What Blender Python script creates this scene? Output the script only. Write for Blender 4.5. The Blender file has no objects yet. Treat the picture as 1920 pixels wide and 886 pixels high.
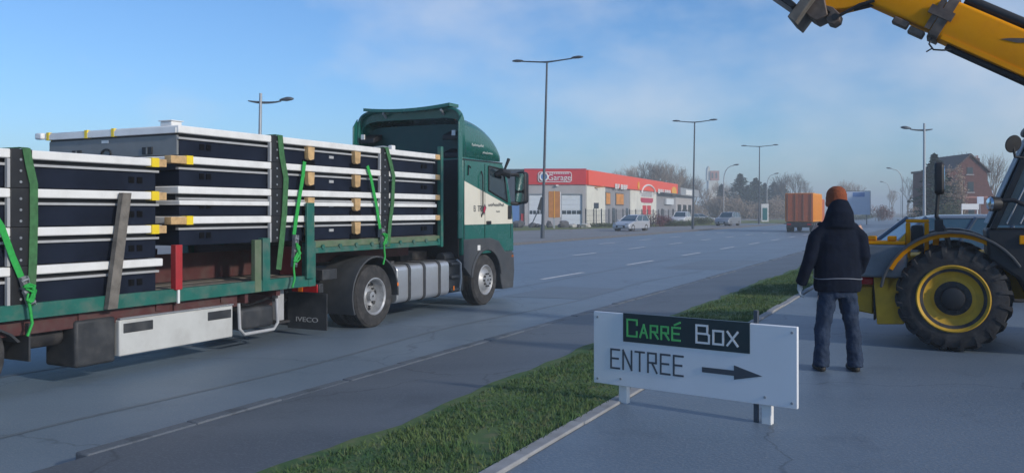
import bpy, bmesh, math, random
from mathutils import Vector, Matrix, Quaternion
from mathutils import noise as mnoise
random.seed(7)
C = bpy.context.scene
COL = C.collection
R = math.radians
# ------------------------------------------------------------------ camera
HC, F, HZ = 1.85, 1600.0, 397.0           # eye height, focal length in px of the 1920 px frame, horizon row
cd = bpy.data.cameras.new('camera'); cam = bpy.data.objects.new('camera', cd); COL.objects.link(cam)
cam.location = (0, 0, HC); cam.rotation_euler = (R(90), 0, 0)
cd.sensor_width = 36; cd.lens = 36 * F / 1920; cd.shift_y = (HZ - 443) / 1920
cd.clip_start = 0.1; cd.clip_end = 6000
C.camera = cam
C.view_settings.view_transform = 'Standard'; C.view_settings.look = 'None'
C.view_settings.exposure = 0.66; C.view_settings.gamma = 1.0
C.render.engine = 'CYCLES'
try:
    C.cycles.use_denoising = True; C.cycles.max_bounces = 8; C.cycles.volume_bounces = 0
except Exception: pass
# ------------------------------------------------------------------ sky and sun
SUN_AZ, SUN_EL = 128.0, 22.0                # azimuth clockwise from the view direction
w = bpy.data.worlds.new('World'); C.world = w; w.use_nodes = True
nt = w.node_tree; N = nt.nodes; L = nt.links
sky = N.new('ShaderNodeTexSky'); sky.sky_type = 'NISHITA'; sky.sun_disc = False
sky.sun_elevation = R(SUN_EL); sky.sun_rotation = R(SUN_AZ)
sky.air_density = 1.0; sky.dust_density = 0.6; sky.ozone_density = 4.0
tint = N.new('ShaderNodeMix'); tint.data_type = 'RGBA'; tint.blend_type = 'MULTIPLY'; tint.inputs[0].default_value = 1
L.new(sky.outputs[0], tint.inputs[6]); tint.inputs[7].default_value = (0.61, 0.84, 1.04, 1)
tc = N.new('ShaderNodeTexCoord'); mp = N.new('ShaderNodeMapping'); mp.inputs['Scale'].default_value = (1.7, 1.7, 3.2)
mp.inputs['Location'].default_value = (0.35, 0.2, 0.1)
n1 = N.new('ShaderNodeTexNoise'); n1.inputs['Scale'].default_value = 2.3; n1.inputs['Detail'].default_value = 6; n1.inputs['Roughness'].default_value = .55
rm = N.new('ShaderNodeMapRange'); rm.inputs[1].default_value = .46; rm.inputs[2].default_value = .78; rm.inputs[3].default_value = 0; rm.inputs[4].default_value = .62
L.new(tc.outputs['Generated'], mp.inputs[0]); L.new(mp.outputs[0], n1.inputs['Vector']); sx_ = N.new('ShaderNodeSeparateXYZ'); L.new(tc.outputs['Generated'], sx_.inputs[0])
bi = N.new('ShaderNodeMath'); bi.operation = 'MULTIPLY_ADD'; L.new(sx_.outputs['X'], bi.inputs[0]); bi.inputs[1].default_value = .28; L.new(n1.outputs[0], bi.inputs[2])
L.new(bi.outputs[0], rm.inputs[0])
cl = N.new('ShaderNodeMix'); cl.data_type = 'RGBA'; L.new(rm.outputs[0], cl.inputs[0]); L.new(tint.outputs[2], cl.inputs[6])
cl.inputs[7].default_value = (5.0, 5.25, 5.7, 1)
bg = N['Background']; L.new(cl.outputs[2], bg.inputs[0]); bg.inputs[1].default_value = .1
sd = bpy.data.lights.new('sun', 'SUN'); sd.energy = 1.75; sd.angle = R(3.0); sd.color = (1, .91, .80)
so = bpy.data.objects.new('sun', sd); COL.objects.link(so)
sv = Vector((math.sin(R(SUN_AZ)) * math.cos(R(SUN_EL)), math.cos(R(SUN_AZ)) * math.cos(R(SUN_EL)), math.sin(R(SUN_EL))))
so.rotation_euler = sv.to_track_quat('Z', 'Y').to_euler(); so.location = sv * 60

# ------------------------------------------------------------------ materials
def mat(name, col, rough=.6, metal=0., var=.12, scale=6., bump=0., bscale=40., coat=0., spec=.5, dirt=None, dscale=2.5, damt=.5, vec='Object'):
    m = bpy.data.materials.new(name); m.use_nodes = True
    t = m.node_tree; n = t.nodes; l = t.links; p = n['Principled BSDF']
    p.inputs['Roughness'].default_value = rough; p.inputs['Metallic'].default_value = metal
    p.inputs['Specular IOR Level'].default_value = spec; p.inputs['Coat Weight'].default_value = coat
    c = n.new('ShaderNodeTexCoord'); a = n.new('ShaderNodeTexNoise'); a.inputs['Scale'].default_value = scale; a.inputs['Detail'].default_value = 5
    l.new(c.outputs[vec], a.inputs['Vector'])
    r = n.new('ShaderNodeValToRGB'); r.color_ramp.elements[0].position = .3; r.color_ramp.elements[1].position = .7
    r.color_ramp.elements[0].color = tuple(max(0, x * (1 - var)) for x in col) + (1,)
    r.color_ramp.elements[1].color = tuple(min(1, x * (1 + var)) for x in col) + (1,)
    l.new(a.outputs[0], r.inputs[0]); out = r.outputs[0]
    if dirt:
        b = n.new('ShaderNodeTexNoise'); b.inputs['Scale'].default_value = dscale; b.inputs['Detail'].default_value = 8; b.inputs['Roughness'].default_value = .65
        l.new(c.outputs[vec], b.inputs['Vector'])
        q = n.new('ShaderNodeMapRange'); q.inputs[1].default_value = .45; q.inputs[2].default_value = .72; q.inputs[3].default_value = 0; q.inputs[4].default_value = damt
        l.new(b.outputs[0], q.inputs[0])
        x = n.new('ShaderNodeMix'); x.data_type = 'RGBA'; l.new(q.outputs[0], x.inputs[0]); l.new(out, x.inputs[6]); x.inputs[7].default_value = tuple(dirt) + (1,)
        out = x.outputs[2]
        y = n.new('ShaderNodeMath'); y.operation = 'MULTIPLY_ADD'; l.new(q.outputs[0], y.inputs[0]); y.inputs[1].default_value = .4; y.inputs[2].default_value = rough
        l.new(y.outputs[0], p.inputs['Roughness'])
    l.new(out, p.inputs['Base Color'])
    if bump:
        d = n.new('ShaderNodeTexNoise'); d.inputs['Scale'].default_value = bscale; d.inputs['Detail'].default_value = 4
        l.new(c.outputs[vec], d.inputs['Vector']); bn = n.new('ShaderNodeBump'); bn.inputs['Strength'].default_value = bump; bn.inputs['Distance'].default_value = .02
        l.new(d.outputs[0], bn.inputs['Height']); l.new(bn.outputs[0], p.inputs['Normal'])
    return m
def glassmat(name, col=(.02, .035, .045), rough=.06):
    m = mat(name, col, rough, var=.05, spec=.8); return m
M = {}
def defm(k, *a, **kw): M[k] = mat(k, *a, **kw)
DUST = (.22, .20, .17)
defm('black_panel', (.007, .011, .024), .55, var=.25, scale=3, spec=.15, dirt=(.02, .028, .045), dscale=3, damt=.2)
defm('white_frame', (.80, .80, .78), .45, var=.04, dirt=(.5, .5, .48), dscale=4, damt=.35)
defm('lip_steel', (.42, .43, .44), .45, var=.1, dirt=DUST, damt=.3)
defm('void', (.003, .003, .004), .7, var=.1, spec=.1)
defm('grey_panel', (.19, .205, .21), .5, var=.05, scale=2, dirt=(.12, .12, .12), damt=.25)
defm('wood', (.55, .36, .17), .75, var=.25, scale=14, bump=.3, bscale=60)
defm('old_wood', (.17, .155, .135), .8, var=.3, scale=10, bump=.4, bscale=50, dirt=(.1, .09, .08))
defm('yellow_tape', (.85, .62, .02), .4, var=.06)
defm('trailer_green', (.012, .13, .10), .5, var=.12, dirt=(.16, .17, .14), dscale=5, damt=.6)
defm('olive_green', (.10, .16, .085), .6, var=.15, dirt=DUST, dscale=5, damt=.5)
defm('cab_green', (.004, .115, .088), .22, var=.04, coat=.6, dirt=(.05, .11, .10), dscale=3, damt=.3)
defm('cab_green_dark', (.003, .062, .058), .4, var=.08, dirt=(.05, .07, .07), damt=.4)
defm('cab_cream', (.74, .70, .58), .3, var=.03, coat=.4, dirt=(.55, .53, .45), dscale=3, damt=.35)
defm('dark_plastic', (.030, .033, .038), .55, var=.2, dirt=(.10, .10, .10), dscale=5, damt=.5)
defm('grey_plastic', (.05, .056, .064), .55, var=.15, dirt=(.10, .10, .10), dscale=4, damt=.45)
defm('chassis', (.022, .022, .025), .6, var=.3, dirt=(.12, .105, .09), dscale=6, damt=.6)
defm('frame_red', (.085, .025, .025), .6, var=.2, dirt=(.1, .085, .075), dscale=5, damt=.65)
defm('red_paint', (.40, .025, .03), .45, var=.1, dirt=(.2, .06, .05), damt=.3)
defm('tyre', (.028, .028, .03), .85, var=.25, bump=.15, dirt=(.11, .105, .10), dscale=7, damt=.6)
defm('rim_steel', (.48, .49, .50), .4, .6, var=.1, dirt=(.16, .15, .14), dscale=9, damt=.6)
defm('aluminium', (.62, .63, .64), .32, .75, var=.06, scale=3, dirt=(.3, .3, .3), dscale=3, damt=.4)
defm('galvanised', (.36, .38, .40), .45, .6, var=.12, scale=10)
defm('white_paint', (.78, .78, .76), .4, var=.03, dirt=(.45, .45, .43), dscale=3, damt=.3)
defm('box_white', (.55, .56, .54), .5, var=.06, dirt=(.28, .27, .25), dscale=3, damt=.55)
defm('strap_green', (.02, .36, .06), .7, var=.15, scale=30)
defm('strap_old', (.045, .155, .055), .8, var=.25, scale=20, dirt=(.09, .12, .08), damt=.5)
defm('red_lens', (.45, .01, .012), .15, var=.05, coat=.5)
defm('orange_lens', (.80, .20, .01), .2, var=.05, coat=.5)
defm('chrome', (.7, .72, .74), .15, .95, var=.03)
M['glass'] = glassmat('glass'); M['glass_blue'] = glassmat('glass_blue', (.03, .07, .10), .08)
defm('jcb', (.86, .33, .002), .6, var=.05, scale=3, spec=.08, dirt=(.55, .16, .006), dscale=3, damt=.4)
defm('jcb_dirty', (.58, .34, .03), .55, var=.12, spec=.25, dirt=(.26, .18, .05), dscale=4, damt=.5)
defm('jcb_black', (.012, .013, .016), .5, var=.2, dirt=(.05, .05, .05), damt=.3)
defm('rust_steel', (.16, .12, .095), .55, .4, var=.3, scale=12, dirt=(.08, .05, .04), damt=.5)
defm('jacket', (.004, .008, .020), .9, var=.2, scale=12, bump=.12, bscale=35, spec=.2)
defm('jeans', (.012, .028, .062), .85, var=.22, scale=9, bump=.3, bscale=60)
defm('beanie', (.26, .065, .022), .9, var=.15, scale=40, bump=.5, bscale=90)
defm('skin', (.50, .30, .22), .5, var=.06)
defm('glove', (.55, .57, .58), .8, var=.08)
defm('box_grey', (.17, .19, .21), .6, var=.1, dirt=(.12, .12, .11), damt=.4)
defm('boot', (.02, .018, .016), .6, var=.2)
defm('piping', (.22, .24, .28), .5, var=.05)
defm('sign_white', (.80, .81, .82), .4, var=.02, dirt=(.6, .6, .58), dscale=3, damt=.25)
defm('sign_dark', (.014, .032, .040), .4, var=.08)
defm('sign_green', (.10, .52, .14), .5, var=.04)
defm('sign_grey', (.06, .07, .085), .5, var=.05)
defm('lamp_grey', (.075, .09, .11), .45, .3, var=.1)
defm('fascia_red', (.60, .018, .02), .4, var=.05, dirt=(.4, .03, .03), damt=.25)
defm('fascia_sunlit', (.86, .07, .012), .4, var=.06)  # the red fascia again, brighter and warmer: sunlight on the long side painted in
defm('emblem_red', (.50, .012, .06), .4, var=.05)
defm('wall_cream', (.68, .67, .60), .8, var=.06, scale=.8, dirt=(.45, .43, .38), dscale=.6, damt=.35)
defm('wall_grey', (.42, .40, .40), .8, var=.06, scale=.8, dirt=(.3, .28, .27), dscale=.5, damt=.35)
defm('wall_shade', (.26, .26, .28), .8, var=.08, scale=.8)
defm('wall_dark', (.035, .05, .075), .55, var=.12, scale=.7)
defm('door_white', (.66, .70, .74), .5, var=.04)
defm('shell_yellow', (.85, .42, .01), .4, var=.05)
defm('poster_orange', (.62, .25, .03), .5, var=.25, scale=1.5)
defm('banner_brown', (.42, .16, .03), .55, var=.15, scale=3)
defm('container_shaded', (.52, .13, .05), .5, var=.1, dirt=(.3, .12, .07), damt=.35)  # duller copy of the container orange, shade on the rear mixed into the colour
defm('container_sunlit', (.80, .30, .015), .5, var=.06)  # brighter copy of the same orange, sunlight on the flank mixed in
defm('lorry_blue', (.55, .62, .72), .45, var=.03)
defm('poster_blue', (.10, .22, .48), .45, var=.1)
defm('silver', (.50, .52, .56), .3, .3, var=.03, coat=.5)
defm('car_white', (.66, .67, .68), .3, var=.03, coat=.5)
defm('car_blue', (.06, .09, .13), .25, .4, var=.05, coat=.6)
defm('car_grey', (.30, .32, .35), .3, .4, var=.05, coat=.5)
defm('brick', (.14, .055, .045), .85, var=.25, scale=3, dirt=(.16, .09, .07), dscale=.6, damt=.5)
defm('slate', (.075, .048, .046), .7, var=.2)
defm('bark', (.13, .105, .085), .9, var=.25, scale=3)
defm('bark_pale', (.20, .17, .13), .9, var=.25, scale=2)
defm('twig', (.26, .20, .15), .9, var=.25, scale=.5)
defm('twig_red', (.16, .075, .06), .9, var=.3, scale=.6)
defm('conifer', (.022, .050, .030), .85, var=.35, scale=.5)
defm('hedge', (.055, .075, .03), .85, var=.4, scale=1.2)
defm('bush_red', (.12, .035, .045), .85, var=.3, scale=1.5)
defm('rock_dark', (.10, .10, .11), .9, var=.3, scale=3, bump=.5, bscale=6)
defm('rock_pale', (.50, .48, .44), .9, var=.2, scale=3, bump=.5, bscale=6)
defm('kerb', (.30, .305, .31), .85, var=.15, scale=5, dirt=(.2, .2, .2), dscale=6, damt=.5, vec='Object')
defm('kerb_old', (.13, .13, .14), .85, var=.2, scale=4, dirt=(.08, .08, .08), dscale=5, damt=.5)
defm('paint_mark', (.62, .63, .64), .7, var=.1, scale=6, dirt=(.22, .23, .24), dscale=9, damt=.7)
defm('hall_metal', (.30, .32, .34), .5, var=.06)
defm('tower_pink', (.42, .20, .16), .8, var=.1)
defm('totem_green', (.02, .16, .17), .4, var=.05)

def ground_mat(name, c1, c2, c3, fine=90., patch=.25, bump=.25, rough=.85, spec=.35, cracks=0):
    m = bpy.data.materials.new(name); m.use_nodes = True
    t = m.node_tree; n = t.nodes; l = t.links; p = n['Principled BSDF']; p.inputs['Roughness'].default_value = rough; p.inputs['Specular IOR Level'].default_value = spec
    c = n.new('ShaderNodeTexCoord')
    a = n.new('ShaderNodeTexNoise'); a.inputs['Scale'].default_value = fine; a.inputs['Detail'].default_value = 3
    b = n.new('ShaderNodeTexNoise'); b.inputs['Scale'].default_value = patch; b.inputs['Detail'].default_value = 7; b.inputs['Roughness'].default_value = .6
    mp_ = n.new('ShaderNodeMapping'); mp_.inputs['Rotation'].default_value = (0, 0, R(-63.2)); mp_.inputs['Scale'].default_value = (.35, 1.6, 1)
    l.new(c.outputs['Object'], mp_.inputs[0]); l.new(mp_.outputs[0], b.inputs['Vector'])
    l.new(c.outputs['Object'], a.inputs['Vector'])
    r = n.new('ShaderNodeMapRange'); r.inputs[1].default_value = .35; r.inputs[2].default_value = .65; l.new(b.outputs[0], r.inputs[0])
    x = n.new('ShaderNodeMix'); x.data_type = 'RGBA'; l.new(r.outputs[0], x.inputs[0]); x.inputs[6].default_value = c1 + (1,); x.inputs[7].default_value = c2 + (1,)
    r2 = n.new('ShaderNodeMapRange'); r2.inputs[1].default_value = .5; r2.inputs[2].default_value = .75; r2.inputs[4].default_value = .75; l.new(a.outputs[0], r2.inputs[0])
    y = n.new('ShaderNodeMix'); y.data_type = 'RGBA'; l.new(r2.outputs[0], y.inputs[0]); l.new(x.outputs[2], y.inputs[6]); y.inputs[7].default_value = c3 + (1,)
    yo = y.outputs[2]
    if cracks:
        wv = n.new('ShaderNodeTexNoise'); wv.inputs['Scale'].default_value = 1.3; wv.inputs['Detail'].default_value = 4; l.new(c.outputs['Object'], wv.inputs['Vector'])
        ad = n.new('ShaderNodeMix'); ad.data_type = 'RGBA'; ad.blend_type = 'ADD'; ad.inputs[0].default_value = .9; l.new(c.outputs['Object'], ad.inputs[6]); l.new(wv.outputs['Color'], ad.inputs[7]); ad.clamp_result = False
        vo = n.new('ShaderNodeTexVoronoi'); vo.feature = 'DISTANCE_TO_EDGE'; vo.inputs['Scale'].default_value = .33; l.new(ad.outputs[2], vo.inputs['Vector'])
        cr = n.new('ShaderNodeMapRange'); cr.inputs[1].default_value = .002; cr.inputs[2].default_value = .007; cr.inputs[3].default_value = cracks; cr.inputs[4].default_value = 0; l.new(vo.outputs['Distance'], cr.inputs[0])
        st = n.new('ShaderNodeTexNoise'); st.inputs['Scale'].default_value = .9; st.inputs['Detail'].default_value = 9; st.inputs['Roughness'].default_value = .7; l.new(c.outputs['Object'], st.inputs['Vector'])
        s1 = n.new('ShaderNodeMapRange'); s1.inputs[1].default_value = .56; s1.inputs[2].default_value = .72; s1.inputs[4].default_value = .45; l.new(st.outputs[0], s1.inputs[0])
        m1 = n.new('ShaderNodeMath'); m1.operation = 'MAXIMUM'; l.new(cr.outputs[0], m1.inputs[0]); l.new(s1.outputs[0], m1.inputs[1])
        z_ = n.new('ShaderNodeMix'); z_.data_type = 'RGBA'; l.new(m1.outputs[0], z_.inputs[0]); l.new(yo, z_.inputs[6]); z_.inputs[7].default_value = tuple(q*.5 for q in c1)+(1,); yo = z_.outputs[2]
    l.new(yo, p.inputs['Base Color'])
    bn = n.new('ShaderNodeBump'); bn.inputs['Strength'].default_value = bump; bn.inputs['Distance'].default_value = .01; l.new(a.outputs[0], bn.inputs['Height']); l.new(bn.outputs[0], p.inputs['Normal'])
    M[name] = m
ground_mat('asphalt', (.132, .182, .235), (.165, .218, .275), (.24, .26, .285), 55, .3, .25, .5, .5, cracks=.55)
ground_mat('asphalt_dark', (.090, .105, .125), (.12, .138, .158), (.16, .18, .20), 50, .5, .25, .55, .45, cracks=.55)
ground_mat('asphalt_seam', (.115, .145, .178), (.145, .178, .212), (.19, .22, .25), 55, .6, .25, .5, .5)
ground_mat('yard', (.116, .160, .210), (.144, .192, .245), (.21, .235, .26), 45, .35, .35, .5, .5, cracks=.55)
ground_mat('pavement', (.20, .205, .21), (.25, .25, .255), (.30, .30, .30), 50, .25)
ground_mat('far_ground', (.16, .15, .12), (.20, .19, .16), (.24, .22, .18), 4, .05)
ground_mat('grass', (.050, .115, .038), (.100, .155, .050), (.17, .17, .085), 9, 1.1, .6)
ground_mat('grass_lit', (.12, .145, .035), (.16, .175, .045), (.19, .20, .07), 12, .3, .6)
ground_mat('dirt_edge', (.11, .11, .10), (.15, .145, .13), (.2, .2, .18), 40, 1.2, .6)

# ------------------------------------------------------------------ mesh builder
class B:
    def __init__(s): s.v = []; s.f = []; s.m = []; s.cur = 0
    def mi(s, i): s.cur = i; return s
    def add(s, vs, fs, X=None):
        o = len(s.v)
        if X is not None: vs = [X @ Vector(v) for v in vs]
        s.v += [tuple(v) for v in vs]; s.f += [tuple(o + i for i in f) for f in fs]; s.m += [s.cur] * len(fs); return s
    def box(s, x0, x1, y0, y1, z0, z1, X=None):
        return s.add([(x0,y0,z0),(x1,y0,z0),(x1,y1,z0),(x0,y1,z0),(x0,y0,z1),(x1,y0,z1),(x1,y1,z1),(x0,y1,z1)],
                     [(0,3,2,1),(4,5,6,7),(0,1,5,4),(1,2,6,5),(2,3,7,6),(3,0,4,7)], X)
    def cyl(s, p, q, r0, r1=None, n=12, cap=True):
        if r1 is None: r1 = r0
        p = Vector(p); q = Vector(q); d = (q - p).normalized(); u = d.orthogonal().normalized(); v = d.cross(u)
        vs = []
        for c, r in ((p, r0), (q, r1)):
            for i in range(n):
                a = 2 * math.pi * i / n; vs.append(c + (u * math.cos(a) + v * math.sin(a)) * r)
        fs = [(i, (i+1) % n, n + (i+1) % n, n + i) for i in range(n)]
        if cap: fs += [tuple(range(n-1, -1, -1)), tuple(range(n, 2*n))]
        return s.add(vs, fs)
    def tube(s, pts, r, n=8, cap=True):
        pts = [Vector(p) for p in pts]; k = len(pts)
        rr = r if isinstance(r, (list, tuple)) else [r] * k
        vs = []; u = None
        for i, p in enumerate(pts):
            d = (pts[min(i+1, k-1)] - pts[max(i-1, 0)]).normalized()
            u = d.orthogonal().normalized() if u is None else (u - d * u.dot(d)).normalized()
            v = d.cross(u)
            for j in range(n):
                a = 2 * math.pi * j / n; vs.append(p + (u * math.cos(a) + v * math.sin(a)) * rr[i])
        fs = [(i*n + j, i*n + (j+1) % n, (i+1)*n + (j+1) % n, (i+1)*n + j) for i in range(k-1) for j in range(n)]
        if cap: fs += [tuple(range(n-1, -1, -1)), tuple(range((k-1)*n, k*n))]
        return s.add(vs, fs)
    def prism(s, poly, a, b, ax='y', X=None):
        # poly in the plane of the two other axes (in x,y,z order), extruded from a to b along ax
        n = len(poly)
        def P(u, v, w): return {'x': (w, u, v), 'y': (u, w, v), 'z': (u, v, w)}[ax]
        vs = [P(u, v, a) for u, v in poly] + [P(u, v, b) for u, v in poly]
        area = sum(poly[i][0]*poly[(i+1)%n][1] - poly[(i+1)%n][0]*poly[i][1] for i in range(n))
        fl = (area > 0) ^ (ax == 'y') ^ (b < a)
        fs = [(i, (i+1)%n, n+(i+1)%n, n+i) for i in range(n)] + [tuple(range(n-1,-1,-1)), tuple(range(n, 2*n))]
        if not fl: fs = [tuple(reversed(f)) for f in fs]
        return s.add(vs, fs, X)
    def loft(s, rings, cap=True, closed=True):
        n = len(rings[0]); vs = [v for r in rings for v in r]; fs = []
        for i in range(len(rings)-1):
            for j in range(n if closed else n-1):
                fs.append((i*n+j, i*n+(j+1)%n, (i+1)*n+(j+1)%n, (i+1)*n+j))
        if cap: fs += [tuple(range(n-1,-1,-1)), tuple(range((len(rings)-1)*n, len(rings)*n))]
        return s.add(vs, fs)
    def lathe(s, prof, o, ax, n=32):
        o = Vector(o); d = Vector(ax).normalized(); u = d.orthogonal().normalized(); v = d.cross(u)
        k = len(prof)
        vs = [o + d*h + (u*math.cos(2*math.pi*j/n) + v*math.sin(2*math.pi*j/n))*r for r, h in prof for j in range(n)]
        fs = [(i*n+j, i*n+(j+1)%n, (i+1)*n+(j+1)%n, (i+1)*n+j) for i in range(k-1) for j in range(n)]
        return s.add(vs, fs)
    def sheet(s, poly, z):   # horizontal polygon, facing up
        n = len(poly); area = sum(poly[i][0]*poly[(i+1)%n][1]-poly[(i+1)%n][0]*poly[i][1] for i in range(n))
        if area < 0: poly = poly[::-1]
        return s.add([(x, y, (z if not callable(z) else z(x, y))) for x, y in poly], [tuple(range(n))])
    def mesh(s, name):
        me = bpy.data.meshes.new(name); me.from_pydata(s.v, [], s.f); me.polygons.foreach_set('material_index', s.m); me.update(); return me
    def build(s, name, m, parent=None, bevel=0, smooth=35, seg=2, normals=False, loc=None):
        me = s.mesh(name)
        for k in (m if isinstance(m, (list, tuple)) else [m]): me.materials.append(M[k] if isinstance(k, str) else k)
        if normals:
            b = bmesh.new(); b.from_mesh(me); bmesh.ops.recalc_face_normals(b, faces=b.faces); b.to_mesh(me); b.free()
        if smooth:
            me.polygons.foreach_set('use_smooth', [True]*len(me.polygons)); me.set_sharp_from_angle(angle=R(smooth))
        o = link(name, me, parent)
        if loc is not None: o.location = loc
        if bevel:
            md = o.modifiers.new('bevel', 'BEVEL'); md.width = bevel; md.segments = seg; md.limit_method = 'ANGLE'; md.angle_limit = R(30)
        return o
def link(name, me, parent=None):
    o = bpy.data.objects.new(name, me); COL.objects.link(o)
    if parent is not None: o.parent = parent
    return o
def tag(o, label=None, cat=None, group=None, kind=None):
    if label: o['label'] = label
    if cat: o['category'] = cat
    if group: o['group'] = group
    if kind: o['kind'] = kind
    return o
def thing(name, label, cat, loc=(0,0,0), rz=0, group=None):
    o = link(name, None); o.location = loc; o.rotation_euler = (0,0,rz); o.empty_display_size = .3
    return tag(o, label, cat, group)
def copy_tree(o, parent=None):
    c = o.copy(); COL.objects.link(c); c.parent = parent
    for ch in list(o.children): copy_tree(ch, c)
    return c
def dup(o, loc, rz=0, label=None, scale=None):
    c = copy_tree(o); c.location = loc; c.rotation_euler = (0,0,rz)
    if label: c['label'] = label
    if scale: c.scale = (scale,)*3 if not isinstance(scale, tuple) else scale
    return c

# road frame: s runs along the road, t to its right
DX, DY = .451, .893
RX, RY = .893, -.451
TH = math.atan2(DY, DX)
def RP(s, t, z=0.): return Vector((s*DX + t*RX, s*DY + t*RY, z))
def RT(s, t): p = RP(s, t); return (p.x, p.y)
def gz(t):      # height of the near verge and yard
    if t < -5.5: return 0.
    return .14 + .11*min(1, max(0, (t+5.3)/2.9))
def W(px, Z, z=None, py=None):    # world point at depth Z seen in column px (row py)
    return Vector(((px-960)/F*Z, Z, z if z is not None else HC-(py-HZ)/F*Z))
# flat writing built of straight strokes
def scribble(b, x, z, ln, h, n_, sw, X, seed):
    rr_ = random.Random(seed); pts = []
    for i in range(n_+1): pts.append((x+ln*i/n_, z+(h*rr_.uniform(.55,1) if i % 2 else h*rr_.uniform(0,.15))))
    for p, q in zip(pts, pts[1:]):
        d = Vector((q[0]-p[0], q[1]-p[1])).normalized()*sw/2
        b.add([(p[0]+d.y,-.003-.00005*pts.index(p),p[1]-d.x),(q[0]+d.y,-.003-.00005*pts.index(p),q[1]-d.x),(q[0]-d.y,-.003-.00005*pts.index(p),q[1]+d.x),(p[0]-d.y,-.003-.00005*pts.index(p),p[1]+d.x)], [(0,1,2,3)], X)
GL = {'C':[[(1,.72),(1,1),(0,1),(0,0),(1,0),(1,.28)]],'A':[[(0,0),(.5,1),(1,0)],[(.2,.36),(.8,.36)]],'R':[[(0,0),(0,1),(.92,1),(.92,.5),(0,.5)],[(.45,.5),(1,0)]],
 'E':[[(1,1),(0,1),(0,0),(1,0)],[(0,.52),(.85,.52)]],'É':[[(1,1),(0,1),(0,0),(1,0)],[(0,.52),(.85,.52)],[(.35,1.22),(1.0,1.42)]],
 'B':[[(0,0),(0,1),(.86,1),(.86,.53),(0,.53)],[(.86,.53),(1,.45),(1,0),(0,0)]],'O':[[(0,0),(0,1),(1,1),(1,0),(0,0)]],'X':[[(0,0),(1,1)],[(0,1),(1,0)]],
 'N':[[(0,0),(0,1),(1,0),(1,1)]],'T':[[(0,1),(1,1)],[(.5,1),(.5,0)]],'I':[[(.5,0),(.5,1)]],'V':[[(0,1),(.5,0),(1,1)]],'S':[[(1,1),(0,1),(0,.5),(1,.5),(1,0),(0,0)]],
 'P':[[(0,0),(0,1),(1,1),(1,.48),(0,.48)]],'.':[[(.4,0),(.6,0)]]}
def strokes(b, text, x, y, h, wd, gap, sw, small=None, X=None, dep=.003, big=()):
    """letters in the local XZ plane, facing -Y; big: indices at full height, the rest at small*h"""
    e = 0.
    for i, ch in enumerate(text):
        if ch == ' ': x += gap*3; continue
        k = 1. if (small is None or i in big) else small
        hh, ww = h*k, wd*k
        for pl in GL[ch]:
            for p, q in zip(pl, pl[1:]):
                p = Vector((x+p[0]*ww, 0, y+p[1]*hh)); q = Vector((x+q[0]*ww, 0, y+q[1]*hh)); d = (q-p).normalized(); nrm = Vector((-d.z, 0, d.x))*sw/2
                p -= d*sw/2; q += d*sw/2; e += .00004
                vs = [p-nrm, q-nrm, q+nrm, p+nrm]
                b.add([(v.x, -dep-e, v.z) for v in vs]+[(v.x, .0, v.z) for v in vs], [(0,1,2,3),(7,6,5,4),(0,4,5,1),(1,5,6,2),(2,6,7,3),(3,7,4,0)], X)
        x += ww+gap
    return x
def fontmesh(text, size, ext=.01, xs=1.):
    cu = bpy.data.curves.new('lettering', 'FONT'); cu.body = text; cu.size = size; cu.extrude = ext; cu.align_x = 'CENTER'; cu.align_y = 'CENTER'
    o = bpy.data.objects.new('lettering', cu); COL.objects.link(o)
    me = bpy.data.meshes.new_from_object(o.evaluated_get(bpy.context.evaluated_depsgraph_get()))
    bpy.data.objects.remove(o); me.transform(Matrix.Rotation(R(90), 4, 'X') @ Matrix.Diagonal((xs,1,1,1))); return me

# ================================================================== THE SETTING
def struct(o): o['kind'] = 'structure'; return o
b = B(); n = 12
b.sheet([(1800*math.cos(2*math.pi*i/48), 1800*math.sin(2*math.pi*i/48)) for i in range(48)], 0); struct(b.build('ground', 'far_ground'))
# carriageway, one long sheet with a side road mouth
b = B()
for s0 in range(-40, 330, 10): b.add([RP(s0,-21.2,.004), RP(s0,-5.5,.004), RP(s0+10,-5.5,.004), RP(s0+10,-21.2,.004)], [(0,1,2,3)])
struct(b.build('road', 'asphalt'))
# tar seams and patched asphalt on the carriageway
b = B(); rr = random.Random(3)
def seam(t0, s0, s1, wd, wob):
    k = int((s1-s0)/1.0)
    ps = [(s0+i, t0+wob*mnoise.noise(Vector((i*.21, t0, 0)))) for i in range(k+1)]
    for (a, ta), (c, tb) in zip(ps, ps[1:]): b.add([RP(a,ta-wd/2,.008), RP(a,ta+wd/2,.008), RP(c,tb+wd/2,.008), RP(c,tb-wd/2,.008)], [(0,1,2,3)])
seam(-9.35, 0, 75, .10, .25); seam(-13.5, 10, 90, .07, .3); seam(-6.9, 0, 60, .06, .3); seam(-17.3, 20, 100, .08, .3)
for s0, s1, t0, t1 in ((16.5,19.5,-8.6,-6.9),(27,33,-8.2,-6.2)): b.add([RP(s0,t0,.0075), RP(s0+.3,t1,.0075), RP(s1,t1+.1,.0075), RP(s1-.2,t0,.0075)], [(0,1,2,3)])
struct(b.build('road_repair', 'asphalt_seam'))
# lane dashes
dm = None
def dash(s, t, ln=3.0, wd=.13):
    global dm
    if dm is None:
        b = B(); b.box(0, 1, -.5, .5, 0, .003); o = b.build('lane_mark', 'paint_mark'); dm = o
    else: o = dm.copy(); COL.objects.link(o)
    o.location = RP(s, t, .0085); o.rotation_euler = (0,0,TH); o.scale = (ln, wd, 1); struct(o)
for k in range(8): dash(21.2+7.1*k, -9.8-.02*k, 3.0)
for k in range(7): dash(33.5+7.1*k, -14.0, 2.6)
for k in range(6): dash(46+7.1*k, -17.6, 2.6)
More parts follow.
